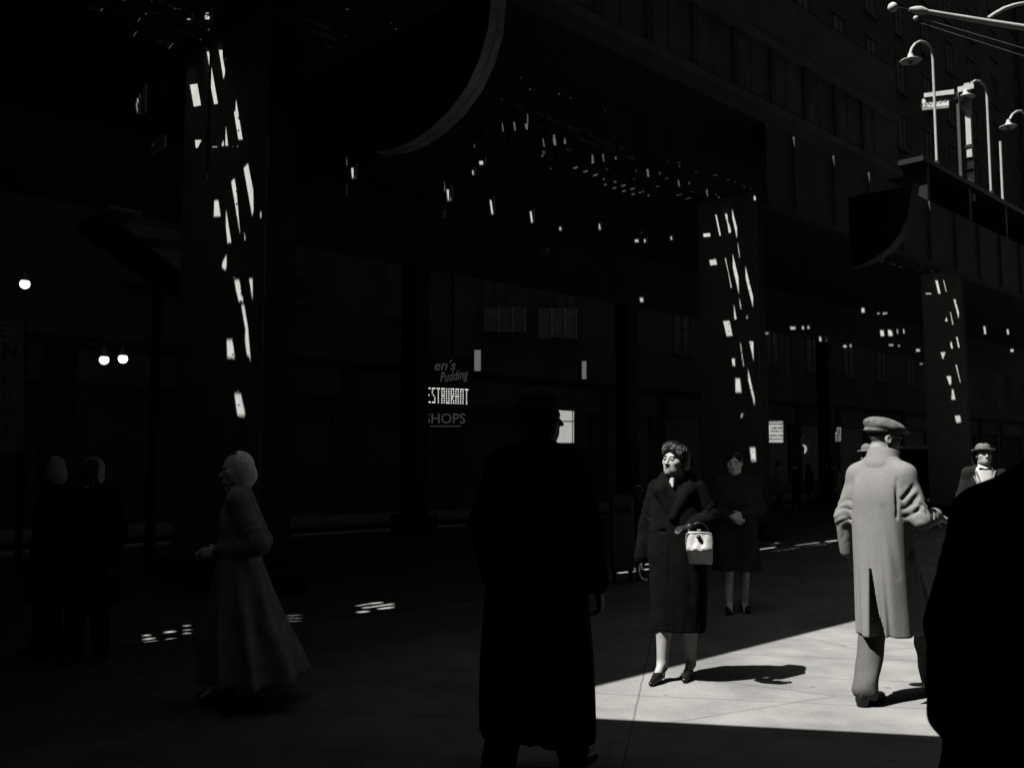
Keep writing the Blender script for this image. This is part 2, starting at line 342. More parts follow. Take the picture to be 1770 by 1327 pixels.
# bits of sun on brackets hung under the track
BITS = [(609.5,297.5,5,18,-9.5),(595,328,1.2,10,-9.5),(775,336,5,20,-9.5),(849,356.5,3,25,-9.5),(918,373.5,3,20,-9.5),(765,370,1.2,9,-9.5),(968,394,3,6,-9.5),(1036,391,2,10,-9.5),
 (1100,415,6,5,-9.5),(1114.5,415,3,6,-9.5),(1160,410.5,2,6,-9.5),(941,432.5,7,3,-9.5),(832,280,8,7,-9.5),(817,297,2,8,-9.5),(1108.5,517,5,7,-9.5),
 (1324,575,7,2.5,-10),(1370,566,8.5,4.5,-10),(1387.5,565.5,3,5,-10),(1397,565,2.5,5,-10),(1417.5,585,3,8,-10),(1426.5,585,3,8,-10),(1460,597.5,5.5,4,-10),(1470,596.5,2.5,4,-10),
 (1491.5,535.5,5,8,-10),(1518,541,3,2.5,-10),(1530,540.5,6,2.5,-10),(1524.5,575,6,10.5,-10),(1538.5,574.5,7,11,-10),(1551,572,1.2,8,-10),(1562,572,1.5,8,-10),(1540,595.5,7,2.5,-10),
 (1553.5,597,2,3,-10),(1586.5,604.5,6,4.5,-10),(1592,628,4,2,-10),(1702,570,3,14,-10),(1742,573,3,9,-10),(1749,605,5,5,-10),
 (244.5,173,1.6,36,-9.5),(236,184,1,18,-9.5),(272,249,20,2,-9.5),(352,307,5,2,-9.5),(325.6,31.5,6,3,-9.5),(358,29,9,7,-9.5),(357.5,21,5,3,-9.5),
 (868.5,219,1.6,16,-10.7),(889,217,2.6,16,-10.7),(909.5,219,2,6,-10.7),(939,245,2,14,-10.7),(958.5,242,1.6,14,-10.7),(977,243,1.4,7,-10.7),(1025,273,1.3,14,-10.7),(1042.5,271.5,2,14,-10.7),
 (1064,272.5,2,6,-10.7),(1100,299,1,14,-10.7),(1119.5,298,3.5,14,-10.7),(1140,298.5,1.3,5,-10.7),(1173,316,2.4,12,-10.7),(1191,316,1.5,5,-10.7),(1222,332,2.2,13,-10.7),(1225.5,342,3,2,-10.7),(1242,340,4,2,-10.7)]
for bx, by, w, h, v in BITS:
    p = at_v(bx, by, v); u = p.dot(T); sh = h * .13
    q = [at_u(bx + dx * w / 2 + dy * sh / 2, by + dy * h / 2, u) for dx, dy in ((-1, -1), (1, -1), (1, 1), (-1, 1))]
    if max(a.z for a in q) > DECK_Z - .05:
        v = v * (DECK_Z - 1.75) / (p.z - 1.5) * .97; p = at_v(bx, by, v); u = p.dot(T)
        q = [at_u(bx + dx * w / 2 + dy * sh / 2, by + dy * h / 2, u) for dx, dy in ((-1, -1), (1, -1), (1, 1), (-1, 1))]
    cast(q)
    vs = [a.dot(N) for a in q]; zs = [a.z for a in q]
    hb = MB().sbox(u + .004, u + .03, min(vs) - .015, max(vs) + .015, min(zs) - .02, max(zs) + .02).build('hanger_bracket', mat('rusted bracket', .08) if v < -10.5 else M_PALE, EL)
    vm = (min(vs) + max(vs)) / 2
    MB().sbox(u + .034, u + .05, vm - .012, vm + .012, min(zs), DECK_Z - .03).build('hanger_rod', M_STEEL, hb)

# deck plate: timber and plate floor with holes cut to throw the chosen sun patches
def deck():
    outer = [(-42, -19), (-42, NEAR_V), (U_END, NEAR_V), (U_END, -8.35), (60, -8.35), (60, -19)]
    vs = [P(u, v, 0).to_2d() for u, v in outer]; faces = [list(range(len(vs)))]
    for h in HOLES:
        if sum(h[i - 1][0] * h[i][1] - h[i][0] * h[i - 1][1] for i in range(len(h))) < 0: h.reverse()
        b = len(vs); vs += [Vector(p) for p in h]; faces.append(list(range(b, len(vs))))
    r = delaunay_2d_cdt(vs, [], faces, 0, 1e-5)
    rv, re, rf, ov, oe, of = r
    def inside(poly, x, y):
        c = False
        for i in range(len(poly)):
            x0, y0 = poly[i - 1]; x1, y1 = poly[i]
            if (y0 > y) != (y1 > y) and x < (x1 - x0) * (y - y0) / (y1 - y0) + x0: c = not c
        return c
    out2 = [tuple(P(u, v, 0).to_2d()) for u, v in outer]
    boxes = [(min(p[0] for p in h), max(p[0] for p in h), min(p[1] for p in h), max(p[1] for p in h), h) for h in HOLES]
    keep = []
    for f in rf:
        x = sum(rv[i].x for i in f) / len(f); y = sum(rv[i].y for i in f) / len(f)
        if inside(out2, x, y) and not any(a <= x <= b and c <= y <= e and inside(h, x, y) for a, b, c, e, h in boxes): keep.append(f)
    nv = len(rv); zt = DECK_Z
    V = [(p.x, p.y, zt - .012) for p in rv] + [(p.x, p.y, zt) for p in rv]
    Fs = []; edge = {}
    for f in keep:
        f = list(f); a = sum(rv[f[i]].x * rv[f[(i + 1) % len(f)]].y - rv[f[(i + 1) % len(f)]].x * rv[f[i]].y for i in range(len(f)))
        if a < 0: f.reverse()
        Fs.append(tuple(i + nv for i in f)); Fs.append(tuple(reversed(f)))
        for i in range(len(f)):
            e = (f[i], f[(i + 1) % len(f)]); edge[e] = 1
    for a, b in edge:
        if (b, a) not in edge: Fs.append((a, b, b + nv, a + nv))
    m = MB(); m.v = V; m.f = Fs
    m.build('track_deck', M_TIMBER, EL)
deck()
# near plate girder with stiffeners
g = MB(); g.sbox(-42, U_END, NEAR_V - .012, NEAR_V, GZ0 + .03, DECK_Z - .02)
g.build('girder_web', M_STEEL2, EL)
MB().sbox(-42, U_END, NEAR_V - .2, NEAR_V + .0, GZ0, GZ0 + .028).sbox(-42, U_END, NEAR_V + .001, NEAR_V + .06, GZ0 + .004, GZ0 + .10).build('bottom_flange', M_STEEL2, EL)
MB().sbox(-42, U_END, NEAR_V + .001, NEAR_V + .05, GZ1, GZ1 + .12).build('top_flange', M_STEEL2, EL)
for i in range(26):
    u = -8 + i * .82
    MB().sbox(u, u + .1, NEAR_V + .001, NEAR_V + .035, GZ0 + .102, GZ1 - .002).build('stiffener', M_STEEL, EL)
rv = MB()
for i in range(26):
    for k in range(9):
        rv.ball(P(-8 + i * .82 + .41, NEAR_V + .004, GZ0 + .15 + k * .075), .016, 6)
rv.build('rivet_row', M_STEEL, EL, smooth=True, kind='stuff')
# platform-side girder beyond the gap, far girder, longitudinal girders
MB().sbox(U_END + .6, 60, -8.36, -8.34, 6.0, DECK_Z - .02).sbox(U_END + .6, 60, -8.5, -8.3, 5.96, 5.999).build('girder_web', M_STEEL, EL)
for i in range(14):
    u = U_END + 1.5 + i * 1.5
    MB().sbox(u, u + .1, -8.339, -8.29, 6.0, 7.38).build('stiffener', M_STEEL, EL)
MB().sbox(-42, 60, -16.5, -16.48, 5.9, DECK_Z - .02).build('girder_web', M_STEEL, EL)
# cross girders with the rounded near end
def arc_girder(u, pts, v_in):
    c = [at_u(x, y, u) for x, y in pts]
    f = MB()
    for a, b in zip(c[:-1], c[1:]):
        d = (b - a).normalized(); w = T.cross(d).normalized() * .018
        f.hexa([a - T * .11, a + T * .11, b + T * .11, b - T * .11, a - T * .11 - w, a + T * .11 - w, b + T * .11 - w, b - T * .11 - w])
    f.build('curved_flange', M_FLANGE if v_in == COL_V else M_STEEL, EL)
    c = [P(u, v_in, c[0].z + .02)] + c
    zt = 6.75 if v_in == COL_V else c[-1].z + .01
    MB().prism(c + ([Vector((c[-1].x, c[-1].y, zt))] if v_in == COL_V else []) + [Vector((c[0].x, c[0].y, zt))], T * .014).build('cross_girder_web', M_BLACK, EL)
u1 = col_u(383) + .9
arc_girder(u1, [(660, 267), (690, 262), (722, 250), (757, 227), (790, 196), (820, 155), (842, 108), (857, 55), (862, 2), (864, -40)], COL_V)
u2 = 13.4
arc_girder(u2, [(1478, 464), (1500, 457), (1522, 446), (1545, 428), (1563, 404), (1575, 376), (1581, 345), (1584, 318)], at_u(1470, 466, u2).dot(N))
# track ties whose pale ends show along the inner track
for i in range(19):
    px = 789 + (1140 - 789) * i / 18; t_ = i
    k = 1 / (2558 - 789) + (1 / (2558 - 1140) - 1 / (2558 - 789)) * i / 18; px = 2558 - 1 / k
    py = HOR - (HOR - 212) * (2558 - px) / (2558 - 789) * 1.0
    p = at_v(px, py, -10.55); u = p.dot(T)
    MB().sbox(u, u + .2, -11.0, -10.55, p.z - .07, p.z + .05).build('track_tie', M_TIE, EL, bevel=.008)
for v in (-10.1, -11.65): MB().sbox(-42, 60, v - .04, v + .04, DECK_Z + .06, DECK_Z + .2).build('rail', M_STEEL, EL)

# ------------------------------------------------------------------ unseen roof added over the near sidewalk (cuts the sun, shades the camera side)
a = at_z(1015, 1240, 0); b = at_z(1600, 1270, 0); CZ = 5.2
d = (b - a).normalized(); k = CZ / -S.z
A = a - S * k; B = b - S * k; A.z = B.z = CZ
perp = Vector((-d.y, d.x, 0))
if perp.y > 0: perp = -perp
roof_o = empty('shade_roof', A, 0, label='unseen dark timber roof added over the near sidewalk to block the sun', category='canopy')
pts = [A - d * 30, A + d * 14, A + d * 14 + perp * 16, A - d * 30 + perp * 16]
MB().prism(pts, Vector((0, 0, -.16))).build('blocking_slab', M_TIMBER, roof_o)
# ------------------------------------------------------------------ buildings
def building(u0, u1, v0, h, m, lab, side=-1, cols=5, rows=9, w=1.25, wh=2.0, arched=False):
    root = empty('office_building', P((u0 + u1) / 2, v0, 0), STREET_ROT, label=lab, category='building')
    v1 = v0 + side * 14
    MB().sbox(u0, u1, min(v0, v1), max(v0, v1), -.3, h).build('wall', m, root)
    f = -side
    MB().sbox(u0 + .02, u1 - .02, *sorted((v0 + f * .003, v0 + f * .5)), h - 1.2, h - .4).build('cornice', m, root)
    MB().sbox(u0 + .02, u1 - .02, *sorted((v0 + f * .003, v0 + f * .25)), 4.5, 5.0).build('belt_course', m, root)
    first = None; du = (u1 - u0) / cols
    for r_ in range(rows):
        for c in range(cols):
            z = 6.2 + r_ * 3.6
            if z + wh > h - 1.5: continue
            uc = u0 + du * (c + .5)
            if first is None:
                fr = MB()
                fr.sbox(uc - w / 2 - .1, uc + w / 2 + .1, *sorted((v0 + f * .003, v0 + f * .12)), z - .18, z)
                for uu in (uc - w / 2, uc - .03, uc + w / 2 - .06): fr.sbox(uu, uu + .06, *sorted((v0 + f * .003, v0 + f * .06)), z + .002, z + wh)
                fr.sbox(uc - w / 2 + .062, uc + w / 2 - .062, *sorted((v0 + f * .003, v0 + f * .05)), z + wh / 2 - .03, z + wh / 2 + .03)
                fr.sbox(uc - w / 2 - .06, uc + w / 2 + .06, *sorted((v0 + f * .003, v0 + f * .1)), z + wh + .002, z + wh + .2)
                o = fr.build('window', M_TRIM, root)
                pane = MB().sbox(uc - w / 2 + .001, uc + w / 2 - .001, *sorted((v0 + f * .004, v0 + f * .015)), z + .004, z + wh - .004).build('pane', M_GLASS, o)
                first = (o, pane, uc, z)
            else:
                o = first[0].copy(); COL.objects.link(o); o.parent = root
                o.location = (uc - first[2], 0, z - first[3])
                p2 = first[1].copy(); COL.objects.link(p2); p2.parent = o
    for c in range(cols):
        uc = u0 + du * (c + .5); a0, a1 = uc - du * .4, uc + du * .4
        s = MB(); vv = lambda e: v0 + f * e
        s.sbox(a0, a1, *sorted((vv(.003), vv(.2))), .0, .6).sbox(a0, a1, *sorted((vv(.003), vv(.3))), 3.4, 4.2)
        for uu in (a0, a1 - .1): s.sbox(uu, uu + .1, *sorted((vv(.003), vv(.14))), .602, 3.398)
        o = s.build('shopfront', M_TRIM if c % 2 else m, root)
        MB().sbox(a0 + .102, a1 - .102, *sorted((vv(.004), vv(.03))), .604, 3.396).build('pane', M_GLASS, o)
    return root
FV = -23.4
building(-34, -16, FV, 46, M_STONE, 'tall sooty stone office building at far left beyond the railway')
building(-15.9, 3.5, FV, 42, M_STONE2, 'dark brick building behind the restaurant sign')
bC = building(3.6, 20, FV, 46, M_STONE, 'dark stone building with a lit shop window behind the dark walking man', cols=4)
building(20.1, 42, FV, 44, M_STONE2, 'dark brick building behind the two small lit posters', cols=6)
building(42.1, 70, FV, 48, M_STONE, 'tall dark stone building behind the platform lamps', cols=7, rows=12)
building(70.1, 95, FV, 44, M_STONE2, 'dark brick building at the far right end of the street', cols=5, rows=10)
MB().sbox(78, 90, -23.3, 3.2, -.4, 60).build('sky_blocker', M_STONE, label='unseen tall dark block added across the right end of the street against sky light', category='building')  # two unseen blocks added at the street ends to keep out sky light
MB().sbox(-75, -61, -38, 20, -.8, 50).build('sky_blocker', M_STONE2, label='unseen tall dark block added across the left end of the street against sky light', category='building')
building(-40, 12, 3.3, 58, M_STONE2, 'dark brick building on the near sidewalk behind the camera', side=1, cols=8, rows=7)
building(12.1, 70, 3.3, 60, M_STONE, 'dark stone building on the near sidewalk to the right of the camera', side=1, cols=8, rows=8)

# ------------------------------------------------------------------ implicit-surface modelling (one continuous skin per mesh)
def V3(p): return np.array(p, float)
def RC(a, b, ra, rb=None, k=.02, op='u'):
    a, b = V3(a), V3(b); rb = ra if rb is None else rb; ba = b - a; L = max(ba @ ba, 1e-9)
    def f(p):
        q = p - a; h = np.clip((q @ ba) / L, 0, 1)
        return np.sqrt(((q - h[:, None] * ba) ** 2).sum(1)) - (ra + (rb - ra) * h)
    return (f, k, op, (a + b) / 2, math.sqrt(L) / 2 + max(ra, rb))
def ELL(c, r, Rm=None, k=.02, op='u'):
    c, r = V3(c), V3(r); Rm = np.eye(3) if Rm is None else Rm
    def f(p):
        q = (p - c) @ Rm
        k0 = np.sqrt(((q / r) ** 2).sum(1)); k1 = np.sqrt(((q / r ** 2) ** 2).sum(1)) + 1e-9
        return k0 * (k0 - 1) / k1
    return (f, k, op, c, r.max())
def LOFT(secs, k=.02, op='u', flute=None, pw=2.3):
    s = np.array(secs, float); s = s[s[:, 0].argsort()]; z0, z1 = s[0, 0], s[-1, 0]
    zz = np.linspace(z0 - .12, z1 + .12, 140); t = np.stack([np.interp(zz, s[:, 0], s[:, i]) for i in range(5)], 1)
    e = .04 if z1 - z0 > .3 else .008; kz = np.exp(-.5 * ((zz[:, None] - zz[None]) / e) ** 2); kz /= kz.sum(1, keepdims=True)
    t[:, 1:] = kz @ t[:, 1:]; t[:, 0] = zz; s = t[(zz > z0 - .002) & (zz < z1 + .002)]
    def f(p):
        z = np.clip(p[:, 2], z0, z1)
        cx, cy, rx, ry = (np.interp(z, s[:, 0], s[:, i]) for i in (1, 2, 3, 4))
        x = (p[:, 0] - cx) / rx; y = (p[:, 1] - cy) / ry
        q = (np.abs(x) ** pw + np.abs(y) ** pw) ** (1 / pw)
        if flute is not None: q = q * (1 + flute(np.arctan2(y, x), z))
        d = (q - 1) * np.minimum(rx, ry)
        return np.maximum(d, np.abs(p[:, 2] - (z0 + z1) / 2) - (z1 - z0) / 2)
    c = V3((s[:, 1].mean(), s[:, 2].mean(), (z0 + z1) / 2))
    rad = math.sqrt(((z1 - z0) / 2) ** 2 + (max(s[:, 3].max(), s[:, 4].max()) * 1.3 + max(abs(s[:, 1] - c[0]).max(), abs(s[:, 2] - c[1]).max())) ** 2)
    return (f, k, op, c, rad)
def FN(f, c, rad, k=.004, op='s'): return (f, k, op, V3(c), rad)
def smin(a, b, k):
    h = np.clip(.5 + .5 * (b - a) / k, 0, 1); return b + (a - b) * h - k * h * (1 - h)
def evalp(prims, p):
    d = np.full(len(p), 1.0)
    for f, k, op, c, r in prims:
        e = f(p)
        d = smin(d, e, k) if op == 'u' else -smin(-d, e, k)
    return d
def surface(prims, h, disp=None):
    """naive surface nets over sparse blocks"""
    B = 14
    un = [q for q in prims if q[2] == 'u']
    lo = np.min([q[3] - q[4] for q in un], 0) - .03; hi = np.max([q[3] + q[4] for q in un], 0) + .03
    nb = np.ceil((hi - lo) / (B * h)).astype(int); NN = nb * B + 4
    ids = []; vts = []; edges = []
    off = np.stack(np.meshgrid(*[np.arange(B + 1)] * 3, indexing='ij'), -1).reshape(-1, 3)
    rb = B * h * .87
    for bi in np.ndindex(*nb):
        o = np.array(bi) * B; c = lo + (o + B / 2) * h
        act = [q for q in prims if np.linalg.norm(c - q[3]) < q[4] + rb + q[1] + .02]
        if not any(q[2] == 'u' for q in act): continue
        dc = evalp(act, c[None])[0]
        if abs(dc) > rb * 1.6 + .03: continue
        p = lo + (o + off) * h
        d = evalp(act, p)
        if disp is not None: d = d + disp(p)
        d = d.reshape(B + 1, B + 1, B + 1)
        s = d < 0
        if s.all() or not s.any(): continue
        # cells
        cs = sum(s[i:B + i, j:B + j, l:B + l].astype(int) for i in (0, 1) for j in (0, 1) for l in (0, 1))
        cell = np.argwhere((cs > 0) & (cs < 8))
        acc = np.zeros((len(cell), 3)); cnt = np.zeros(len(cell))
        for ax in range(3):
            for a in (0, 1):
                for b in (0, 1):
                    e0 = np.zeros(3, int); oth = [i for i in range(3) if i != ax]; e0[oth[0]] = a; e0[oth[1]] = b
                    e1 = e0.copy(); e1[ax] = 1
                    i0 = cell + e0; i1 = cell + e1
                    d0 = d[tuple(i0.T)]; d1 = d[tuple(i1.T)]; m = (d0 < 0) != (d1 < 0)
                    t = np.where(m, d0 / np.where(np.abs(d0 - d1) < 1e-12, 1, d0 - d1), 0)
                    acc += m[:, None] * (e0 + t[:, None] * (e1 - e0)); cnt += m
        g = cell + o + 1
        ids.append((g[:, 0] * NN[1] + g[:, 1]) * NN[2] + g[:, 2]); vts.append(lo + (cell + o + acc / np.maximum(cnt, 1)[:, None]) * h)
        for ax in range(3):
            sl0 = [slice(0, B)] * 3; sl1 = list(sl0); sl1[ax] = slice(1, B + 1)
            m = s[tuple(sl0)] != s[tuple(sl1)]
            q = np.argwhere(m)
            if len(q):
                fl = s[tuple(sl0)][m]; q = q + o + 1
                edges.append((ax, q, fl))
    ids = np.concatenate(ids); vts = np.concatenate(vts); od = ids.argsort(); ids = ids[od]; vts = vts[od]
    faces = []
    for ax, q, fl in edges:
        u_, w_ = [(1, 2), (2, 0), (0, 1)][ax]
        eu = np.zeros(3, int); eu[u_] = 1; ew = np.zeros(3, int); ew[w_] = 1
        quad = []
        for dd in (0 * eu, -eu, -eu - ew, -ew):
            g = q + dd; k_ = (g[:, 0] * NN[1] + g[:, 1]) * NN[2] + g[:, 2]
            j = np.searchsorted(ids, k_); j = np.clip(j, 0, len(ids) - 1); quad.append(np.where(ids[j] == k_, j, -1))
        quad = np.stack(quad, 1); quad[~fl] = quad[~fl][:, ::-1]
        faces.append(quad[(quad >= 0).all(1)])
    return vts, np.concatenate(faces)
def skin(name, prims, h, mats, parent=None, matfn=None, disp=None, relax=1, loc=None, rz=0, **props):
    v, f = surface(prims, h, disp)
    for _ in range(relax):      # light relaxation
        acc = np.zeros_like(v); n = np.zeros(len(v))
        for i in range(4):
            a, b = f[:, i], f[:, (i + 1) % 4]
            np.add.at(acc, a, v[b]); np.add.at(n, a, 1); np.add.at(acc, b, v[a]); np.add.at(n, b, 1)
        v = v * .5 + .5 * acc / np.maximum(n, 1)[:, None]
    me = bpy.data.meshes.new(name); me.from_pydata(v.tolist(), [], f.tolist())
    ms = mats if isinstance(mats, (list, tuple)) else [mats]
    for m in ms: me.materials.append(m)
    if matfn is not None:
        c = v[f].mean(1); me.polygons.foreach_set('material_index', matfn(c).astype(np.int32))
    me.shade_smooth(); me.update()
    o = link(name, me, parent, **props)
    if loc is not None: o.location = loc; o.rotation_euler = (0, 0, rz)
    return o
def rotm(yaw=0, pitch=0, roll=0):      # yaw: turn to own right; pitch: nod down
    cy, sy = math.cos(R(-yaw)), math.sin(R(-yaw)); cp, sp = math.cos(R(-pitch)), math.sin(R(-pitch)); cr, sr = math.cos(R(roll)), math.sin(R(roll))
    return np.array([[cy, -sy, 0], [sy, cy, 0], [0, 0, 1]]) @ np.array([[1, 0, 0], [0, cp, -sp], [0, sp, cp]]) @ np.array([[cr, 0, sr], [0, 1, 0], [-sr, 0, cr]])
class Head:
    def __init__(s, c, yaw=0, pitch=0, roll=0, sc=1., nose=1.): s.c = V3(c); s.M = rotm(yaw, pitch, roll); s.sc = sc; s.nose = nose
    def p(s, x, y, z): return s.c + s.M @ (V3((x, y, z)) * s.sc)
    def e(s, c, r, k=.012, op='u', M=None): return ELL(s.p(*c), V3(r) * s.sc, s.M if M is None else s.M @ M, k, op)
    def r(s, a, b, ra, rb=None, k=.008, op='u'): return RC(s.p(*a), s.p(*b), ra * s.sc, (ra if rb is None else rb) * s.sc, k, op)
    def local(s, p): return (p - s.c) @ s.M / s.sc
    def prims(s, fine=True, old=False):
        q = [s.e((0, -.012, .035), (.074, .097, .083)), s.e((0, .032, -.035), (.058, .060, .082), .03), s.e((0, .066, -.098), (.028, .024, .021), .025), s.r((-.047, .030, -.02), (-.036, .040, -.082), .024, .020, k=.03), s.r((.047, .030, -.02), (.036, .040, -.082), .024, .020, k=.03),
             s.e((0, .070, -.066), (.034, .026, .03), .02),
             s.r((-.045, .01, -.085), (.045, .01, -.085), .02, k=.03), s.r((-.012, .045, -.1), (.012, .045, -.1), .02, k=.02)]
        n = s.nose
        q += [s.r((-.034, .079, .020), (.034, .079, .020), .012, k=.014), s.r((0, .086, .012), (0, .086 + .029 * n, -.030), .0075, .0115, k=.009),
              s.e((0, .086 + .030 * n, -.034), (.0125, .012, .011), .006), s.e((-.013, .098, -.037), (.009, .012, .008), .005), s.e((.013, .098, -.037), (.009, .012, .008), .005),
              s.e((-.046, .056, -.020), (.022, .022, .02), .022), s.e((.046, .056, -.020), (.022, .022, .02), .022)]
        if fine:
            for x in (-.032, .032):
                q += [s.e((x, .094, -.001), (.019, .018, .0115), .010, 's'), s.e((x, .076, -.002), (.0155, .0135, .0125), .003),
                      s.r((x - .015, .088, .006), (x + .015, .088, .007), .0038, k=.004)]
            q += [s.r((-.022, .094, -.0665), (.022, .094, -.0665), .0045, k=.006, op='s'), s.r((-.017, .0895, -.060), (.017, .0895, -.060), .0065, k=.006),
                  s.r((-.015, .0885, -.0735), (.015, .0885, -.0735), .0075, k=.006), s.r((-.03, .088, -.05), (-.034, .08, -.07), .003, k=.008, op='s'), s.r((.03, .088, -.05), (.034, .08, -.07), .003, k=.008, op='s')]
        for x in (-1, 1):
            q += [s.e((x * .078, -.008, -.004), (.010, .021, .033), .006, M=rotm(x * 18, 0, 0)), s.e((x * .086, -.004, -.002), (.006, .011, .02), .004, 's')]
        q += [s.r((0, -.022, -.05), (0, -.045, -.17), .055, .058, k=.02)]
        return q
    def paint(s, base=0, eye=None, brow=None, lip=None, rest=None):
        def fn(c):
            l = s.local(c); out = np.full(len(c), base); ax = np.abs(l[:, 0]); face = (l[:, 1] > .05)
            if brow is not None: out[face & (ax > .014) & (ax < .052) & (np.abs(l[:, 2] - (.0225 - .15 * np.maximum(ax - .03, 0))) < .0062)] = brow
            if eye is not None: out[face & (((ax - .031) / .0125) ** 2 + ((l[:, 2] + .002) / .006) ** 2 < 1)] = eye
            if lip is not None: out[face & (ax < .024) & (np.abs(l[:, 2] + .0665) < .0095 * (1.15 - ax / .03))] = lip
            return out if rest is None else rest(c, out)
        return fn
def norm(a): a = V3(a); return a / np.linalg.norm(a)
def hand(w, F, Nn, Sd, curl=35, sc=1., k=.005, fr=.0082):
    """w wrist; F towards the fingers; Nn the way the palm faces; Sd towards the thumb"""
    F = norm(F); Nn = V3(Nn); Nn = norm(Nn - F * (Nn @ F)); Sd = norm(V3(Sd) - F * (V3(Sd) @ F) - Nn * (V3(Sd) @ Nn)); w = V3(w)
    q = []
    for i, (off, ln) in enumerate(((.030, .076), (.010, .084), (-.011, .078), (-.031, .061))):
        kn = w + (F * (.092 - .004 * abs(i - 1)) + Sd * off) * sc
        q.append(RC(w + (F * .012 + Sd * off * .6) * sc, kn, .0145 * sc, .0115 * sc, k=.012))
        p = kn; a = 0
        for j, fl in enumerate((.46, .31, .23)):
            a += R(curl * (.65, 1.0, .7)[j] * (1 + .09 * i))
            d = F * math.cos(a) + Nn * math.sin(a); e = p + d * ln * fl * sc
            q.append(RC(p, e, (fr - .0008 * j) * sc, (fr - .0008 * (j + 1)) * sc, k=k)); p = e
    b = w + (F * .022 + Sd * .026 + Nn * .006) * sc
    m = b + (F * .5 + Sd * .62 + Nn * .35) * .042 * sc; e = m + (F * .85 + Sd * .25 + Nn * .35) * .034 * sc
    q += [RC(b, m, .0135 * sc, .0105 * sc, k=.012), RC(m, e, .0095 * sc, .008 * sc, k=k)]
    return q
def folds(seed, amp, fx=9, fz=5):
    rs = np.random.RandomState(seed); ph = rs.rand(6) * 6.28; dr = rs.randn(6, 3) * V3((fx, fx, fz)) 
    def f(p):
        s = np.zeros(len(p))
        for i in range(6): s += np.sin(p @ dr[i] + ph[i] + 1.3 * np.sin(p @ dr[(i + 1) % 6] * .5))
        return s / 6 * amp
    return f
def sleeve_folds(J, amp=.007, base=None, turns=1.0, seed=0, drape=0., zt=1.25):
    """creases that spiral round the elbows, and long drape folds down the back and skirt"""
    rs = np.random.RandomState(seed + 11); ks = rs.randint(3, 6, 4); ph = rs.rand(8) * 6.28
    def f(p):
        out = np.zeros(len(p)) if base is None else base(p)
        for n, sd in enumerate('LR'):
            for m, (a, b, t0) in enumerate(((J['sh' + sd], J['el' + sd], .75), (J['el' + sd], J['wr' + sd], .15))):
                ba = b - a; L = ba @ ba; q = p - a; h = (q @ ba) / L; r = q - np.clip(h, 0, 1)[:, None] * ba
                d = np.sqrt((r ** 2).sum(1)); e1 = norm(np.cross(ba, (0, 1, .3))); e2 = norm(np.cross(ba, e1))
                th = np.arctan2(r @ e2, r @ e1)
                w = np.exp(-((h - t0) / .38) ** 2) * (d < .10) * (h > -.1) * (h < 1.1)
                x = h * math.sqrt(L) / .075 + turns * th / 6.28 * (1 if n else -1) + .35 * np.sin(2 * th + ph[n + 2 * m]) + .3 * np.sin(h * 9 + ph[m])
                out = out - amp * w * (np.abs(np.sin(math.pi * x)) ** .7 - .62)
        if drape:
            th = np.arctan2(p[:, 1], p[:, 0]); g = np.clip((zt - p[:, 2]) / .7, 0, 1)
            for i in range(4):
                x = th * ks[i] + ph[i] + .5 * np.sin(3.1 * p[:, 2] + ph[i + 4])
                out = out + drape * g * (np.exp(-((np.sin(x / 2)) / .22) ** 2) - .3)
        return out
    return f
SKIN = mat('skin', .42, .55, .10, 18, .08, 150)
SKIN_D = mat('skin of the shaded faces', .36, .6, .12, 18, .08, 150)  # lighter than SKIN, to make up in colour for shade on these faces
HAIR = mat('dark wavy hair', .014, .42, .5, 30, .2, 110, spec=.4)
EYE = mat('dark eye', .02, .2, .2, 60, 0)
LIP = mat('lipstick', .12, .5, .2, 60, 0)
SHOE = mat('polished black leather', .012, .22, .3, 20, .1, 60, spec=.6)
BLACKWOOL = mat('black wool', .0075, .95, .35, 14, .5, 240, spec=.05)
DARKWOOL = mat('charcoal wool', .02, .95, .3, 10, .4, 220, spec=.1)
GREYCOAT = mat('grey gabardine', .25, .9, .08, 6, .2, 420, speck=.13, spec=.15)
GREYTROUS = mat('grey flannel', .13, .9, .1, 8, .25, 400, speck=.2, spec=.15)
TWEED = mat('flecked tweed', .20, .95, .2, 40, .8, 260, speck=.75, spec=.1)
def shoe(a, f, L=.275, wd=.045, hgt=.07, heel=False):
    """a: ankle ground point (x, y, z of the sole), f heading in the local frame (deg to the right)"""
    a = V3(a); d = V3((math.sin(R(f)), math.cos(R(f)), 0)); U = V3((0, 0, 1))
    return [RC(a - d * .055 + U * .04, a + d * .06 + U * .035, .040, .036, k=.02), RC(a + d * .05 + U * .032, a + d * (L - .105) + U * .026, .040, .030, k=.02),
            RC(a - d * .04 + U * .07, a - d * .02 + U * .10, .040, .042, k=.02),
            FN(lambda p: p[:, 2] - (a[2] + .006), a - U * .05, .4, .004),
            RC(a - d * .055 + U * .006, a - d * .02 + U * .006, .034, .034, k=.004), RC(a + d * .06 + U * .005, a + d * (L - .10) + U * .005, .037, .028, k=.004),
            FN(lambda p: p[:, 2] - a[2], a - U * .05, .4, .001)]
def place(px, py): p = at_z(px, py, 0); return p
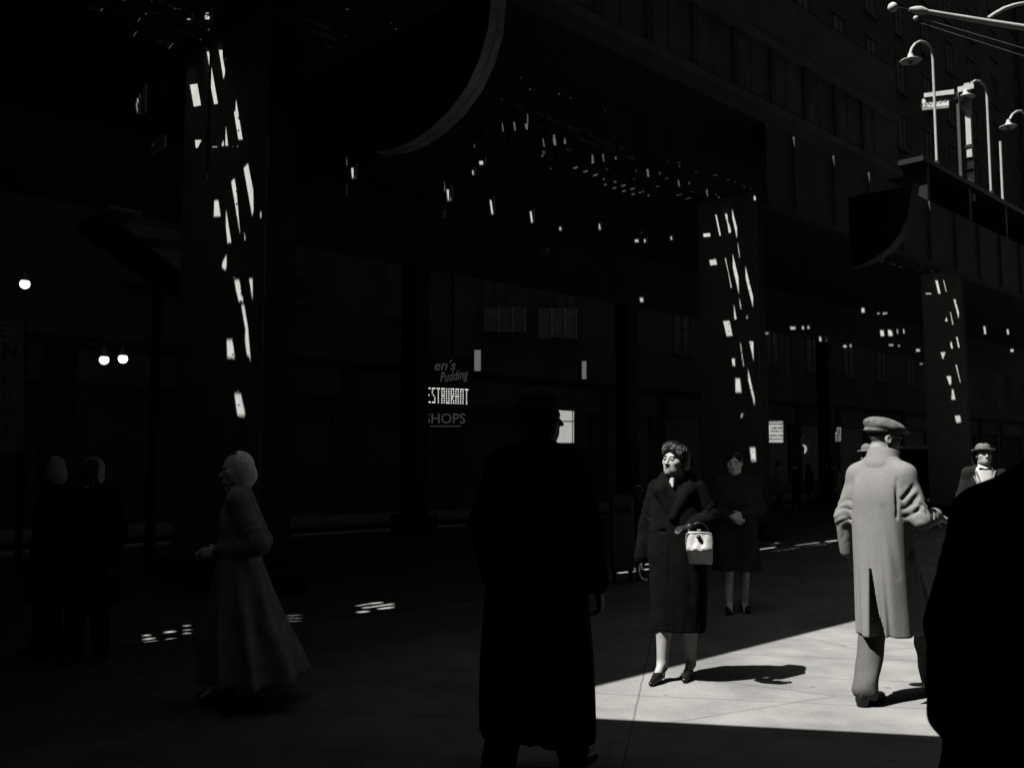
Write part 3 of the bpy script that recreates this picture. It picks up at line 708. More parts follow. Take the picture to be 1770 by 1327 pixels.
def JT(H=1.75, stride=0., wid=1.):
    s = H / 1.75
    J = dict(hipL=(-.09, 0, .93), hipR=(.09, 0, .93), kneeL=(-.09, -.06 * stride, .49), kneeR=(.09, .16 * stride, .5), ankL=(-.085, -.28 * stride, .09), ankR=(.085, .26 * stride, .09),
             shL=(-.172 * wid, 0, 1.405), shR=(.172 * wid, 0, 1.405), elL=(-.24 * wid, -.03, 1.13), elR=(.24 * wid, -.03, 1.13), wrL=(-.24 * wid, .07, .87), wrR=(.24 * wid, .07, .87), neck=(0, 0, 1.47), head=(0, .035, 1.615))
    return {k: V3(v) * s for k, v in J.items()}
def body_prims(J, head, hands=(), fine=True, fat=1.):
    q = [RC(J['hipL'] * [.7, 1, 1.02], J['hipR'] * [.7, 1, 1.02], .115 * fat, k=.05), RC((0, .0, J['hipL'][2] + .1), (0, .0, J['shL'][2] - .17), .115 * fat, .13 * fat, k=.08),
         RC(J['shL'] * [.62, 1, .96], J['shR'] * [.62, 1, .96], .062, k=.06), RC(J['neck'], head.p(0, -.03, -.07), .06, .055, k=.04)]
    for sd in 'LR':
        q += [RC(J['hip' + sd], J['knee' + sd], .082 * fat, .055, k=.04), RC(J['knee' + sd], J['ank' + sd], .052, .034, k=.03),
              RC(J['sh' + sd], J['el' + sd], .048, .038, k=.04), RC(J['el' + sd], J['wr' + sd], .038, .027, k=.02)]
    q += head.prims(fine)
    for hp in hands: q += hp
    return q
def trousers(J, w=.088, cuff=.075):
    q = [RC(J['hipL'] * [.8, 1, 1], J['hipR'] * [.8, 1, 1], .105, k=.05)]
    for sd in 'LR':
        k_ = J['knee' + sd]; a = J['ank' + sd]; e = a + (a - k_) * .02
        q += [RC(J['hip' + sd], k_, w + .012, w, k=.03), RC(k_, e, w, cuff, k=.03), FN(lambda p, zc=a[2] - .045: p[:, 2] - zc, a - V3((0, 0, .16)), .2, .003)]
    return q
def coat(J, secs, sl=.068, cuff=.052, flute=None, k=.035):
    q = [LOFT(secs, k=k, flute=flute)]
    for sd in 'LR':
        q += [RC(J['sh' + sd] * [.93, 1, 1], J['el' + sd], sl + .008, sl, k=k), RC(J['el' + sd], J['wr' + sd], sl, cuff, k=.02)]
    return q
def fedora(h, tip=0):
    M = rotm(0, tip)
    a = [h.e((0, -.005, .088), (.083, .10, .062), .01), h.e((0, 0, .148), (.016, .07, .022), .02, 's'), h.e((-.05, .075, .135), (.014, .03, .02), .02, 's'), h.e((.05, .075, .135), (.014, .03, .02), .02, 's')]
    brim = h.e((0, .002, .060), (.135, .148, .009), .012)
    band = [h.e((0, -.005, .070), (.0865, .1035, .0165), .004)]
    return a + [brim], band
def hood(h):
    q = [h.e((0, -.025, .038), (.094, .105, .102), .02), h.e((0, -.045, -.06), (.078, .072, .10), .05), h.e((0, -.10, -.045), (.06, .05, .06), .03),
         FN(lambda p: -(lambda l: l[:, 1] - .028 + .30 * l[:, 2])(h.local(p)) * h.sc, h.c, .3, .006)]
    for x in (-1, 1): q += [h.r((x * .068, .018, -.03), (x * .05, .05, -.09), .012, .012, k=.012), h.r((x * .05, .05, -.09), (0, .075, -.122), .012, .014, k=.012), h.r((0, .07, -.125), (x * .03, .075, -.16), .012, .006, k=.008)]
    return q
# ---------------------------------------------------------------- the man in the flat cap
def man_in_cap():
    o = Vector((2.37, 6.06, 0)); hd = 50
    J = dict(hipL=(-.09, -.01, .93), kneeL=(-.075, -.01, .49), ankL=(-.05, -.17, .10), hipR=(.09, .02, .93), kneeR=(.085, .30, .53), ankR=(.07, .47, .09),
             shL=(-.170, .01, 1.43), shR=(.170, .01, 1.43), elL=(-.245, -.03, 1.15), wrL=(-.262, .03, .925), elR=(.262, -.01, 1.145), wrR=(.215, .26, 1.165), neck=(0, .03, 1.49), head=(-.012, .085, 1.655))
    J = {k: V3(v) for k, v in J.items()}
    h = Head(J['head'], yaw=38, pitch=6, sc=1.0)
    hR = hand(J['wrR'] + V3((.012, .045, -.012)), (.42, .85, -.42), (-.1, -.3, -1), (-1, .3, .1), curl=42, sc=1.05)
    hL = hand(J['wrL'] + V3((0, .02, -.03)), (0, .45, -.85), (.95, .1, 0), (.1, .9, .3), curl=40)
    top = skin('person', body_prims(J, h, (hR, hL)), .0055, [mat('weathered skin', .32, .6, .12, 18, .1, 150), mat('cropped grey hair', .10, .9, .3, 60), EYE, LIP], loc=o, rz=R(-hd),
               matfn=h.paint(0, 2, 1, None, rest=lambda c, m: np.where((h.local(c)[:, 1] < .03) & (h.local(c)[:, 2] > .012) & (c[:, 2] > 1.5) & (np.abs(h.local(c)[:, 0]) < .0745), 1, m)),
               label='striding man in a long pale coat and tweed flat cap, seen from behind', category='person')
    secs = [(.425, .0, .08, .178, .255), (.60, .0, .065, .178, .235), (.80, 0, .04, .180, .20), (1.0, 0, .015, .185, .168), (1.18, 0, 0, .190, .148), (1.30, 0, -.004, .192, .142), (1.38, 0, 0, .182, .128), (1.44, 0, .006, .150, .108), (1.485, 0, .014, .105, .088), (1.53, 0, .022, .082, .074)]
    fl = lambda th, z: (.035 * np.sin(5 * th + .6) + .02 * np.sin(9 * th + 2)) * np.clip((1.0 - z) / .6, 0, 1)
    c = coat(J, secs, .059, .050, fl, k=.05)
    c += [RC((-.165, .0, 1.425), (-.08, .01, 1.478), .058, .056, k=.05), RC((.165, .0, 1.425), (.08, .01, 1.478), .058, .056, k=.05)]
    # back seam, vent, sleeve folds, pocket flap, skirt hollow
    c += [RC((-.002, -.155, 1.40), (-.002, -.165, .86), .007, k=.010, op='s')]
    c += [FN(lambda p: np.maximum(np.maximum(np.maximum(-.012 - p[:, 0] + 0 * p[:, 2], p[:, 0] - .004 - .075 * np.clip((.84 - p[:, 2]) / .42, 0, 1)), p[:, 1] - .12), p[:, 2] - .84), (0, -.05, .6), .5, .004)]
    for a, b, r in (((.262, -.035, 1.385), (.178, -.073, 1.275), .017), ((.283, -.03, 1.325), (.200, -.078, 1.215), .018), ((.30, -.03, 1.255), (.235, -.075, 1.175), .012),
                    ((.30, .085, 1.235), (.285, .045, 1.10), .020), ((.29, .16, 1.235), (.275, .135, 1.11), .013), ((.152, -.088, 1.40), (.150, -.098, 1.16), .012), ((-.152, -.088, 1.40), (-.152, -.098, 1.16), .010)):
        c.append(RC(a, b, r, r * .6, k=.009, op='s'))
    c.append(RC((.10, -.165, 1.22), (.165, -.115, .80), .012, .008, k=.045, op='s'))
    skin('coat', c, .0065, GREYCOAT, top, disp=sleeve_folds(J, .007, folds(3, .006, 13, 4), 2.2, 2, .006))
    col = [FN(lambda p: np.maximum(np.abs(LOFT([(1.455, 0, .012, .100, .088), (1.50, 0, .022, .102, .092), (1.56, 0, .042, .088, .084), (1.62, 0, .064, .08, .08)])[0](p)) - .010, np.maximum(p[:, 2] - 1.595 + .35 * (p[:, 1] - .0), np.maximum(1.455 - p[:, 2], p[:, 1] - .125))), (0, .02, 1.53), .17, .004, 'u'),
           RC((-.07, .10, 1.49), (.0, .135, 1.38), .02, .012, k=.01), RC((.07, .10, 1.49), (.0, .135, 1.38), .02, .012, k=.01)]
    skin('collar', col, .0055, GREYCOAT, top)
    skin('trousers', trousers(J, .076, .077), .0070, GREYTROUS, top, disp=folds(5, .016, 16, 20))
    skin('shoe', shoe((-.05, -.17, 0), -2, .29), .0055, SHOE, top); skin('shoe', shoe((.07, .47, 0), 4, .29), .0055, SHOE, top)
    cap = [h.e((0, -.022, .078), (.097, .122, .058), .02, M=rotm(0, 12)), h.e((0, .05, .085), (.088, .085, .036), .03, M=rotm(0, 16)), h.e((0, -.03, .048), (.088, .108, .03), .012), h.e((0, .105, .062), (.072, .058, .0085), .012, M=rotm(0, 20))]
    skin('flat_cap', cap, .0055, TWEED, top, disp=folds(9, .004, 40, 40))
    g = [h.p(x, y, z) for x, y, z in ((.083, -.005, .012), (.082, .03, .014), (.074, .085, .012))]
    gl = MB(); gl.tube(g, .0028, 6); gl.tube([V3(p) * 1 for p in [h.p(-x, y, z) for x, y, z in ((.083, -.005, .012), (.082, .03, .014), (.074, .085, .012))]], .0028, 6)
    for sx in (-1, 1): gl.tube([h.p(sx * (.036 + .026 * math.cos(a)), .104 - .012 * abs(math.cos(a)) * 0, -.002 + .02 * math.sin(a)) for a in np.linspace(0, 6.28, 17)], .0028, 6)
    gl.tube([h.p(-.011, .106, .004), h.p(.011, .106, .004)], .0028, 6)
    me = bpy.data.meshes.new('glasses'); me.from_pydata(gl.v, [], gl.f); me.materials.append(mat('horn rim', .06, .4)); link('glasses', me, top)
man_in_cap()
# ---------------------------------------------------------------- the bareheaded woman
def woman():
    o = Vector((1.165, 6.67, 0)); hd = 200
    J = dict(hipL=(-.08, -.0, .86), kneeL=(-.065, -.03, .47), ankL=(-.062, -.10, .125), hipR=(.08, .0, .86), kneeR=(.09, .05, .47), ankR=(.105, .075, .125),
             shL=(-.145, .0, 1.318), shR=(.145, .0, 1.318), elL=(-.235, .0, 1.11), wrL=(-.145, .185, 1.075), elR=(.215, -.03, 1.06), wrR=(.252, .03, .835), neck=(0, .0, 1.375), head=(.0, .045, 1.515))
    J = {k: V3(v) for k, v in J.items()}
    h = Head(J['head'], yaw=26, pitch=-7, roll=-3, sc=.93, nose=.75)
    body = body_prims(J, h, (), True, .9)
    for sd, dx in (('L', .02), ('R', .06)):       # calves and feet
        k_, a = J['knee' + sd], J['ank' + sd]; m = k_ * .62 + a * .38
        body += [RC(k_, m + V3((0, -.012, 0)), .05, .053, k=.02), RC(m + V3((0, -.012, 0)), a, .053, .031, k=.02), RC(a, a + V3((dx * .4, .09, -.085)), .030, .026, k=.02), RC(a + V3((dx * .4, .09, -.085)), a + V3((dx * .6, .155, -.105)), .026, .014, k=.02), RC(a, a + V3((0, -.035, -.035)), .03, .022, k=.015)]
    top = skin('person', body, .0048, [SKIN, HAIR, EYE, LIP], loc=o, rz=R(-hd), matfn=h.paint(0, 2, 1, 3),
               label='bareheaded woman in a long black coat with a pale handbag on her arm', category='person')
    secs = [(.345, .0, .0, .178, .135), (.5, 0, 0, .192, .15), (.7, 0, 0, .202, .162), (.9, 0, 0, .203, .165), (1.05, 0, .0, .195, .155), (1.2, 0, 0, .185, .14), (1.28, 0, 0, .168, .118), (1.345, 0, 0, .12, .09), (1.385, 0, .0, .09, .08)]
    fl = lambda th, z: (.02 * np.sin(4 * th + 1) + .012 * np.sin(7 * th)) * np.clip((1.1 - z) / .5, 0, 1)
    c = coat(J, secs, .064, .054, fl)
    c += [RC((.09, -.03, 1.40), (.10, .09, 1.30), .038, .045, k=.02), RC((-.09, -.03, 1.40), (-.10, .09, 1.30), .038, .045, k=.02), RC((.10, .09, 1.30), (-.01, .15, 1.12), .045, .02, k=.02),
          RC((-.10, .09, 1.30), (.01, .155, 1.12), .045, .02, k=.02), RC((-.09, -.03, 1.40), (.09, -.03, 1.40), .035, k=.02),
          RC((.14, .115, 1.28), (.03, .185, 1.1), .008, k=.012, op='s'), RC((-.2, .1, 1.06), (.17, .15, 1.02), .006, k=.02, op='s'), RC((.02, .17, 1.05), (.03, .165, .4), .006, k=.012, op='s')]
    skin('coat', c, .0075, BLACKWOOL, top, disp=sleeve_folds(J, .008, folds(11, .005, 9, 6), 1, 3, .005, 1.0))
    sc = [ELL((.012, .085, 1.375), (.026, .02, .040), None, .01), RC((.012, .10, 1.39), (.008, .115, 1.335), .02, .008, k=.01), RC((.0, .07, 1.40), (.05, .055, 1.41), .014, k=.02)]
    skin('blouse_collar', sc, .005, mat('white cotton', .75, .8, .05, 20, .1), top)
    hair = [h.e((0, -.03, .05), (.088, .102, .085), .02), h.e((-.076, -.015, -.01), (.022, .045, .065), .02), h.e((.076, -.015, -.01), (.022, .045, .065), .02), h.e((0, -.07, -.03), (.074, .05, .08), .04),
            h.e((0, .105, -.022), (.056, .07, .074), .008, 's')]
    rh = np.random.RandomState(6)
    for i in range(46):      # locks swept up and back from the hairline
        a = R(-88 + 3.9 * i + rh.uniform(-2, 2)); w = rh.uniform(-1, 1); lift = .008 * math.sin(i * .45) + .003 * w
        ca, sa = math.cos(a), math.sin(a)
        p0 = V3((.077 * sa, .010 + .074 * ca, .050 + .022 * ca - .045 * abs(sa)))
        p1 = V3((.092 * sa, .008 + .074 * ca + .004 * w, .092 + .020 * ca - .045 * abs(sa) + lift))
        p2 = V3((.086 * math.sin(a + .22), -.005 + .050 * ca, .128 - .035 * abs(sa) + lift * .8))
        p3 = V3((.06 * math.sin(a + .45), -.075, .105 - .05 * abs(sa)))
        p4 = V3((.055 * math.sin(a + .5), -.115, .02))
        r = .0088 + .002 * abs(w)
        hair += [h.r(p0, p1, r * .8, r, k=.005), h.r(p1, p2, r, r, k=.005), h.r(p2, p3, r, r, k=.005), h.r(p3, p4, r, r * .8, k=.005)]
    for a, b in (((-.03, .094, .085), (-.066, .076, .052)), ((-.066, .076, .052), (-.078, .062, .022)), ((.045, .086, .07), (.072, .055, .03)), ((-.02, .098, .08), (-.045, .095, .055)), ((-.06, .075, .08), (-.098, .06, .062)), ((-.098, .06, .062), (-.104, .05, .045))):
        hair.append(h.r(a, b, .007, .004, k=.004))
    ho = skin('hair', hair, .0037, HAIR, top, relax=1)
    st = MB(); hs = Head(J['head'], yaw=26, pitch=-7, roll=-3, sc=.93)
    for i in range(260):      # loose strands over the locks
        a = R(rh.uniform(-92, 92)); ca, sa = math.cos(a), math.sin(a); q = rh.uniform(.98, 1.07); lf = rh.uniform(-.004, .012); tw = rh.uniform(.05, .4)
        pp = [V3((.078 * sa * q, .012 + .077 * ca * q, .050 + .022 * ca - .045 * abs(sa))), V3((.098 * sa * q, .010 + .077 * ca * q, .096 + .020 * ca - .045 * abs(sa) + lf)), V3((.092 * math.sin(a + tw) * q, .0 + .060 * ca, .128 - .035 * abs(sa) + lf)),
              V3((.075 * math.sin(a + tw), -.05, .132 - .05 * abs(sa) + lf)), V3((.075 * math.sin(a + tw * 1.2), -.11, .07 - .03 * abs(sa))), V3((.07 * math.sin(a + tw * 1.2), -.118, -.01 - .04 * abs(sa)))]
        n0 = rh.randint(0, 2); pp = [x + rh.normal(0, .0035, 3) for x in pp][n0:n0 + rh.randint(4, 7)]
        sm = []
        for k_ in range(len(pp) - 1):
            for t_ in (0, .33, .66):
                p_, c_, n_, m_ = pp[max(k_ - 1, 0)], pp[k_], pp[k_ + 1], pp[min(k_ + 2, len(pp) - 1)]
                sm.append(.5 * (2 * c_ + (n_ - p_) * t_ + (2 * p_ - 5 * c_ + 4 * n_ - m_) * t_ ** 2 + (3 * c_ - p_ - 3 * n_ + m_) * t_ ** 3))
        st.tube([hs.p(*x) for x in sm], [.0017] * (len(sm) - 1) + [.0006], 5)
    for i in range(16):       # wisps at the temple
        x0 = rh.uniform(-.085, -.05); st.tube([hs.p(x0, .07 + rh.uniform(-.02, .02), .07), hs.p(x0 - .018, .07 + rh.uniform(-.02, .02), .045 + rh.uniform(-.02, .02)), hs.p(x0 - rh.uniform(.0, .03), .07, .02 + rh.uniform(-.02, .02))], [.0017, .0015, .0006], 5)
    me = bpy.data.meshes.new('loose_strands'); me.from_pydata([tuple(x) for x in st.v], [], st.f); me.materials.append(mat('glossy hair strand', .03, .4, .4, 60, 0, spec=.5)); me.shade_smooth(); link('loose_strands', me, ho, kind='stuff')
    gR = hand(J['wrR'] + V3((.0, .0, -.02)), (.03, .15, -1), (-1, .1, 0), (0, 1, .1), curl=28, sc=.95, k=.006, fr=.0088)
    gL = hand(J['wrL'] + V3((.02, .03, -.005)), (.75, .62, -.2), (.1, -.2, -1), (-.3, .5, .4), curl=50, sc=.95, k=.006, fr=.0088)
    GL = mat('black kid glove', .013, .5, .2, 30, .1)
    skin('glove', gR + [RC(J['wrR'] + V3((0, -.01, .05)), J['wrR'] + V3((0, 0, -.03)), .033, .028, k=.01)], .0042, GL, top)
    skin('glove', gL + [RC(J['wrL'], J['wrL'] + V3((.02, .03, -.005)), .033, .028, k=.01)], .0042, GL, top)
    for sd, dx in (('L', .02), ('R', .06)):
        a = J['ank' + sd]; t1 = a + V3((dx * .4, .09, -.10)); t2 = a + V3((dx * .7, .175, -.112)); hl = a + V3((0, -.045, -.04))
        q = [RC(t1 + V3((-dx * .1, -.02, .022)), t2 + V3((0, .012, .004)), .036, .017, k=.015), RC(hl, t1, .024, .026, k=.02), RC(hl + V3((0, .0, .02)), hl, .029, .027, k=.02), RC(a + V3((0, .01, .012)), a + V3((dx * .3, .055, -.022)), .030, .026, k=.006, op='s'), RC(hl + V3((0, -.006, -.01)), (hl[0], hl[1] - .008, .006), .016, .006, k=.006), FN(lambda p: p[:, 2], (a[0], a[1], -.05), .3, .001)]
        q += [RC(t1 + V3((-.014, .035, .022)), t1 + V3((.014, .035, .022)), .008, k=.004)]
        skin('shoe', q, .0045, SHOE, top)
    # handbag: its own thing, hung from the bent left arm
    W = Matrix.Rotation(R(-hd), 4, 'Z'); W.translation = o
    bp = W @ Vector((-.195, .285, 1.032))
    f2 = Vector((-.30, -1, 0)).normalized(); r2 = Vector((f2.y, -f2.x, 0)) * -1
    r2 = Vector((-f2.y, f2.x, 0))
    bag = empty('handbag', bp - Vector((0, 0, .24)), 0, label='small pale frame handbag with a ball clasp hanging from the black-coated woman\'s arm', category='handbag')
    prof = [(0, .010, .088), (-.012, .014, .089), (-.045, .022, .092), (-.078, .034, .095), (-.095, .052, .097), (-.110, .058, .097), (-.122, .052, .096), (-.145, .040, .094), (-.190, .030, .090), (-.212, .016, .084)]
    vs = []; fs = []; NS = 22
    for i, (z, dp, w) in enumerate(prof):
        for j in range(NS + 1):
            t_ = j / NS * 2 - 1
            pl = (.55 + .45 * (1 - t_ ** 4))
            cr = .004 * math.sin(t_ * 9 + i * .9) * math.sin(i * .7) if 0 < i < 5 else 0
            vs.append(bp + r2 * (t_ * w * .88) + Vector((0, 0, z)) + f2 * (dp * pl + cr - 1.75 * max(0, -z - .055) ** 1.6))
        for j in range(NS, -1, -1):
            t_ = j / NS * 2 - 1
            vs.append(bp + r2 * (t_ * w * .88) + Vector((0, 0, z)) - f2 * (dp * (.55 + .45 * (1 - t_ ** 4)) + .001 + 1.75 * max(0, -z - .055) ** 1.6))
    n = 2 * (NS + 1)
    for i in range(len(prof) - 1):
        for j in range(n): fs.append((i * n + j, i * n + (j + 1) % n, (i + 1) * n + (j + 1) % n, (i + 1) * n + j))
    fs.append(tuple(range(n - 1, -1, -1))); fs.append(tuple(range((len(prof) - 1) * n, len(prof) * n)))
    b = MB(); b.add(vs, fs); b.build('pouch', mat('pale grained leather', .52, .33, .1, 30, .25, 60, spec=.6), bag, smooth=True)
    rim = MB(); ML = mat('gilt frame metal', .6, .25, .08, 20, 0, metal=.6)
    for sg in (1, -1): rim.tube([bp + r2 * x * .88 + Vector((0, 0, z)) + f2 * .008 * sg for x, z in ((-.096, -.075), (-.0935, -.02), (-.088, -.004), (-.075, .003), (0, .005), (.075, .003), (.088, -.004), (.0935, -.02), (.096, -.075))], .0065, 8)
    rim.build('frame', ML, bag, smooth=True)
    MB().box(bp + Vector((0, 0, .016)), (.026, .012, .022), (r2, f2, Vector((0, 0, 1)))).build('clasp', ML, bag, bevel=.003)
    MB().ball(bp + f2 * .03 + Vector((0, 0, -.022)), .016, 14).build('knob', mat('clasp ball', .10, .15, .1, 20, 0, metal=.8), bag, smooth=True)
    hdl = [bp + r2 * (.06 * math.cos(a)) + Vector((0, 0, .012 + .055 * math.sin(a))) - f2 * .01 for a in np.linspace(0, math.pi, 13)]
    MB().tube(hdl, .006, 8).build('handle', SHOE, bag, smooth=True)
woman()
# ---------------------------------------------------------------- the other people
def generic(loc, hd, H, label, coat_m, hat=None, hat_m=None, long=.42, stride=.3, wid=1., head=(0, 0, 0), arms=None, skin_m=None, h=.011, hem=1., hair=True, bend=0, flare=1., group=None, leg=True, extra=None, trouser_m=None, fine=True, back=0):
    s = H / 1.75; J = JT(H, stride, wid)
    if arms:
        for k_, v in arms.items(): J[k_] = V3(v) * s
    J['head'] = J['head'] + V3((0, bend, 0)); hh = Head(J['head'], *head, sc=.98 * s)
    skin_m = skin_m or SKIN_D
    hands = []
    for sd, x in (('L', 1), ('R', -1)):
        w = J['wr' + sd]; F = norm(w - J['el' + sd]); hands.append(hand(w + F * .03, F, (x, 0, -.3), (0, .8, .6), curl=40, sc=s, k=.008, fr=.009))
    body = body_prims(J, hh, hands, fine, .93)
    if not leg:      # stockinged legs, low shoes
        for sd in 'LR': body += [RC(J['ank' + sd], J['ank' + sd] + V3((0, .13, -.06)), .032, .025, k=.02)]
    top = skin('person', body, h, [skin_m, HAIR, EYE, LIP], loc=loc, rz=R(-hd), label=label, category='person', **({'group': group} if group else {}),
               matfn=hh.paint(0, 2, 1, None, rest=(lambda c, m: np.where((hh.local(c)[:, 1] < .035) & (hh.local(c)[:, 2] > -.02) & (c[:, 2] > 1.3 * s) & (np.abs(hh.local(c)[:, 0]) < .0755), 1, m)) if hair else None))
    a = wid
    secs = [(long / s * 1., 0, .0 + back, .235 * a * flare, .19 * flare), (long / s * .6 + .4, 0, back * .5, .225 * a * (flare * .6 + .4), .175 * (flare * .6 + .4)), (1.0, 0, 0, .205 * a, .15), (1.2, 0, 0, .205 * a, .145), (1.30, 0, 0, .19 * a, .135), (1.38, 0, .0, .155 * a, .11), (1.44, 0, .005, .10, .088), (1.50, 0, .01, .075, .07)]
    secs = [tuple(V3(q) * s) for q in secs]
    fl = lambda th, z: (.03 if flare < 1.5 else .075) * np.sin((6 if flare < 1.5 else 8) * th + H * 50 + 1.2 * np.sin(2 * th)) * np.clip((1.0 * s - z) / .5, 0, 1) * flare
    c = coat(J, secs, .064 * s, .052 * s, fl, k=.045)
    c += [RC(V3((x * .07, 0, 1.445)) * s, J[q] * [.97, 1, 1], .056 * s, .062 * s, k=.045) for x, q in ((-1, 'shL'), (1, 'shR'))]
    if extra != 'open':
        c += [RC(V3((.085, -.03, 1.47)) * s, V3((.02, .115, 1.33)) * s, .026 * s, .018 * s, k=.012), RC(V3((-.085, -.03, 1.47)) * s, V3((-.02, .115, 1.33)) * s, .026 * s, .018 * s, k=.012), RC(V3((-.085, -.03, 1.47)) * s, V3((.085, -.03, 1.47)) * s, .026 * s, k=.012)]
    else:
        c += [FN(lambda p: np.maximum(np.maximum(np.abs(p[:, 0]) - (.035 + .12 * np.clip((p[:, 2] - .95 * s) / (.5 * s), 0, 1)), .07 - p[:, 1]), .9 * s - p[:, 2]), (0, .2, 1.2 * s), .5, .01)]
        for x in (-1, 1): c += [RC(V3((x * .10, .0, 1.46)) * s, V3((x * .125, .125, 1.25)) * s, .022 * s, .03 * s, k=.012), RC(V3((x * .125, .125, 1.25)) * s, V3((x * .05, .15, .95)) * s, .03 * s, .012 * s, k=.012)]
    skin('coat', c, max(h, .008), coat_m, top, disp=sleeve_folds(J, .008, folds(int(H * 1000) % 97, .006, 9, 5), 1, int(H * 1000) % 97, .007 * flare, 1.05) if fine else None)
    if leg: skin('trousers', trousers(J, .085 * s, .075 * s), max(h, .010), trouser_m or DARKWOOL, top)
    for sd, x in (('L', -1), ('R', 1)):
        an = J['ank' + sd]; skin('shoe', shoe((an[0], an[1], 0), x * 7, .28 * s), max(.008, min(h, .01)), SHOE, top)
    if hat == 'fedora':
        f, b = fedora(hh); o = skin('hat', f, min(h, .007), hat_m, top); skin('hat_band', b, min(h, .007), BLACKWOOL, o)
    elif hat == 'hood': skin('headscarf', hood(hh), min(h, .008), hat_m, top, disp=folds(4, .006, 25, 25))
    elif hat == 'beret': skin('beret', [hh.e((0, -.02, .075), (.115, .125, .05), .02), hh.e((0, -.02, .03), (.085, .105, .03), .02)], .009, hat_m, top)
    elif hair: skin('hair', [hh.e((0, -.022, .045), (.087, .103, .09), .02), hh.e((0, -.06, -.02), (.078, .055, .07), .03), hh.e((0, .115, -.04), (.064, .09, .085), .01, 's')], max(.007, min(h, .01)), HAIR, top, disp=folds(8, .008, 40, 40))
    return top, J, hh, s
FELT = mat('grey felt', .16, .9, .1, 20, .2, 150); FELT_D = mat('dark felt', .02, .9, .2, 20, .2, 150)
SCARF = mat('woven pale headscarf', .34, .9, .2, 60, .5, 130); MIDWOOL = mat('grey wool', .06, .95, .25, 10, .4, 200, spec=.1)
# hatted man with the open dark coat, on the right
t, J, hh, s = generic(Vector((5.38, 10.75, 0)), 196, 1.72, 'man in a pale banded hat and open dark overcoat showing a white shirt', DARKWOOL, 'fedora', FELT, .5, .25, skin_m=SKIN, h=.0075, extra='open', head=(-8, -8, 0), hair=False)
v = [RC(V3((-.055, .065, 1.40)) * s, V3((-.05, .085, 1.0)) * s, .068 * s, .08 * s, k=.05), RC(V3((.055, .065, 1.40)) * s, V3((.05, .085, 1.0)) * s, .068 * s, .08 * s, k=.05)]
v += [FN(lambda p: np.maximum(np.abs(p[:, 0]) - .16 * np.clip((p[:, 2] - 1.16 * s) / .3, 0, 1), .06 - p[:, 1]), V3((0, .2, 1.35)) * s, .4, .006)]
v += [RC(V3((x * .10, .105, 1.43)) * s, V3((x * .015, .148, 1.17)) * s, .012, .009, k=.012) for x in (-1, 1)]
skin('jacket', v, .007, mat('pale grey flannel', .27, .9, .08, 15, .2, 200), t, disp=folds(2, .004))
skin('shirt', [RC(V3((-.03, .055, 1.43)) * s, V3((-.03, .085, 1.1)) * s, .07 * s, k=.03), RC(V3((.03, .055, 1.43)) * s, V3((.03, .085, 1.1)) * s, .07 * s, k=.03), RC(V3((-.035, .04, 1.485)) * s, V3((.035, .04, 1.485)) * s, .035, k=.02)], .007, mat('white shirt cotton', .68, .8, .05, 20, .1), t)
skin('bow_tie', [RC(V3((0, .118, 1.452)) * s, V3((.05, .105, 1.458)) * s, .010, .02, k=.006), RC(V3((0, .118, 1.452)) * s, V3((-.05, .105, 1.458)) * s, .010, .02, k=.006)], .006, BLACKWOOL, t)
# man in the hat behind the cap man
generic(Vector((3.72, 9.8, 0)), 20, 1.70, 'man in a dark coat whose banded hat catches the sun beside the flat-capped man', BLACKWOOL, 'fedora', FELT, .5, .3, h=.010, head=(-8, 0, 0))
# older woman behind the bareheaded woman
generic(Vector((2.28, 9.65, 0)), 190, 1.62, 'woman in a buttoned dark coat clasping her hands, behind the bareheaded woman', MIDWOOL, None, None, .42, .25, wid=1.08, h=.010, head=(12, 6, 0), leg=False,
        arms=dict(elL=(-.27, -.02, 1.12), elR=(.27, -.02, 1.12), wrL=(-.07, .21, 1.07), wrR=(.07, .21, 1.04)))
# headscarf woman in profile on the left
t, J, hh, s = generic(Vector((-1.74, 6.05, 0)), 262, 1.575, 'woman in a pale headscarf and wide flared coat, walking to the left', mat('grey tweed wool', .7, .95, .25, 10, .5, 200, spec=.1), 'hood', mat('bright headscarf', .62, .9, .3, 55, .25, 160), .17, .35, wid=1.0, h=.0075, head=(-12, 4, 0), hair=False, leg=False, flare=1.75, back=-.14,
        arms=dict(elL=(-.225, -.17, 1.10), elR=(.225, -.14, 1.10), wrL=(-.13, .11, 1.06), wrR=(.06, .16, 1.04)))
# big dark silhouettes in front
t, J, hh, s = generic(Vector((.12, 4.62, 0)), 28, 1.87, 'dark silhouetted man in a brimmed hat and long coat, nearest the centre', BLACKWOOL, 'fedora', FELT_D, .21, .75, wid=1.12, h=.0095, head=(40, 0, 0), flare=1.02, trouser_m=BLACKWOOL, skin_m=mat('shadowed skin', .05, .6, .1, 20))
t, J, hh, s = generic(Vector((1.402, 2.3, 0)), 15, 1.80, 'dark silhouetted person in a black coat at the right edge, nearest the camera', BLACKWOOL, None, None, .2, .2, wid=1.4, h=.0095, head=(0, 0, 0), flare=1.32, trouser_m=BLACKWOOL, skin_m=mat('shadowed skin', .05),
        arms=dict(shL=(-.235, 0, 1.33), shR=(.235, 0, 1.33), elL=(-.305, -.05, 1.08), wrL=(-.31, .06, .84), elR=(.305, -.05, 1.08), wrR=(.29, .1, .85)))
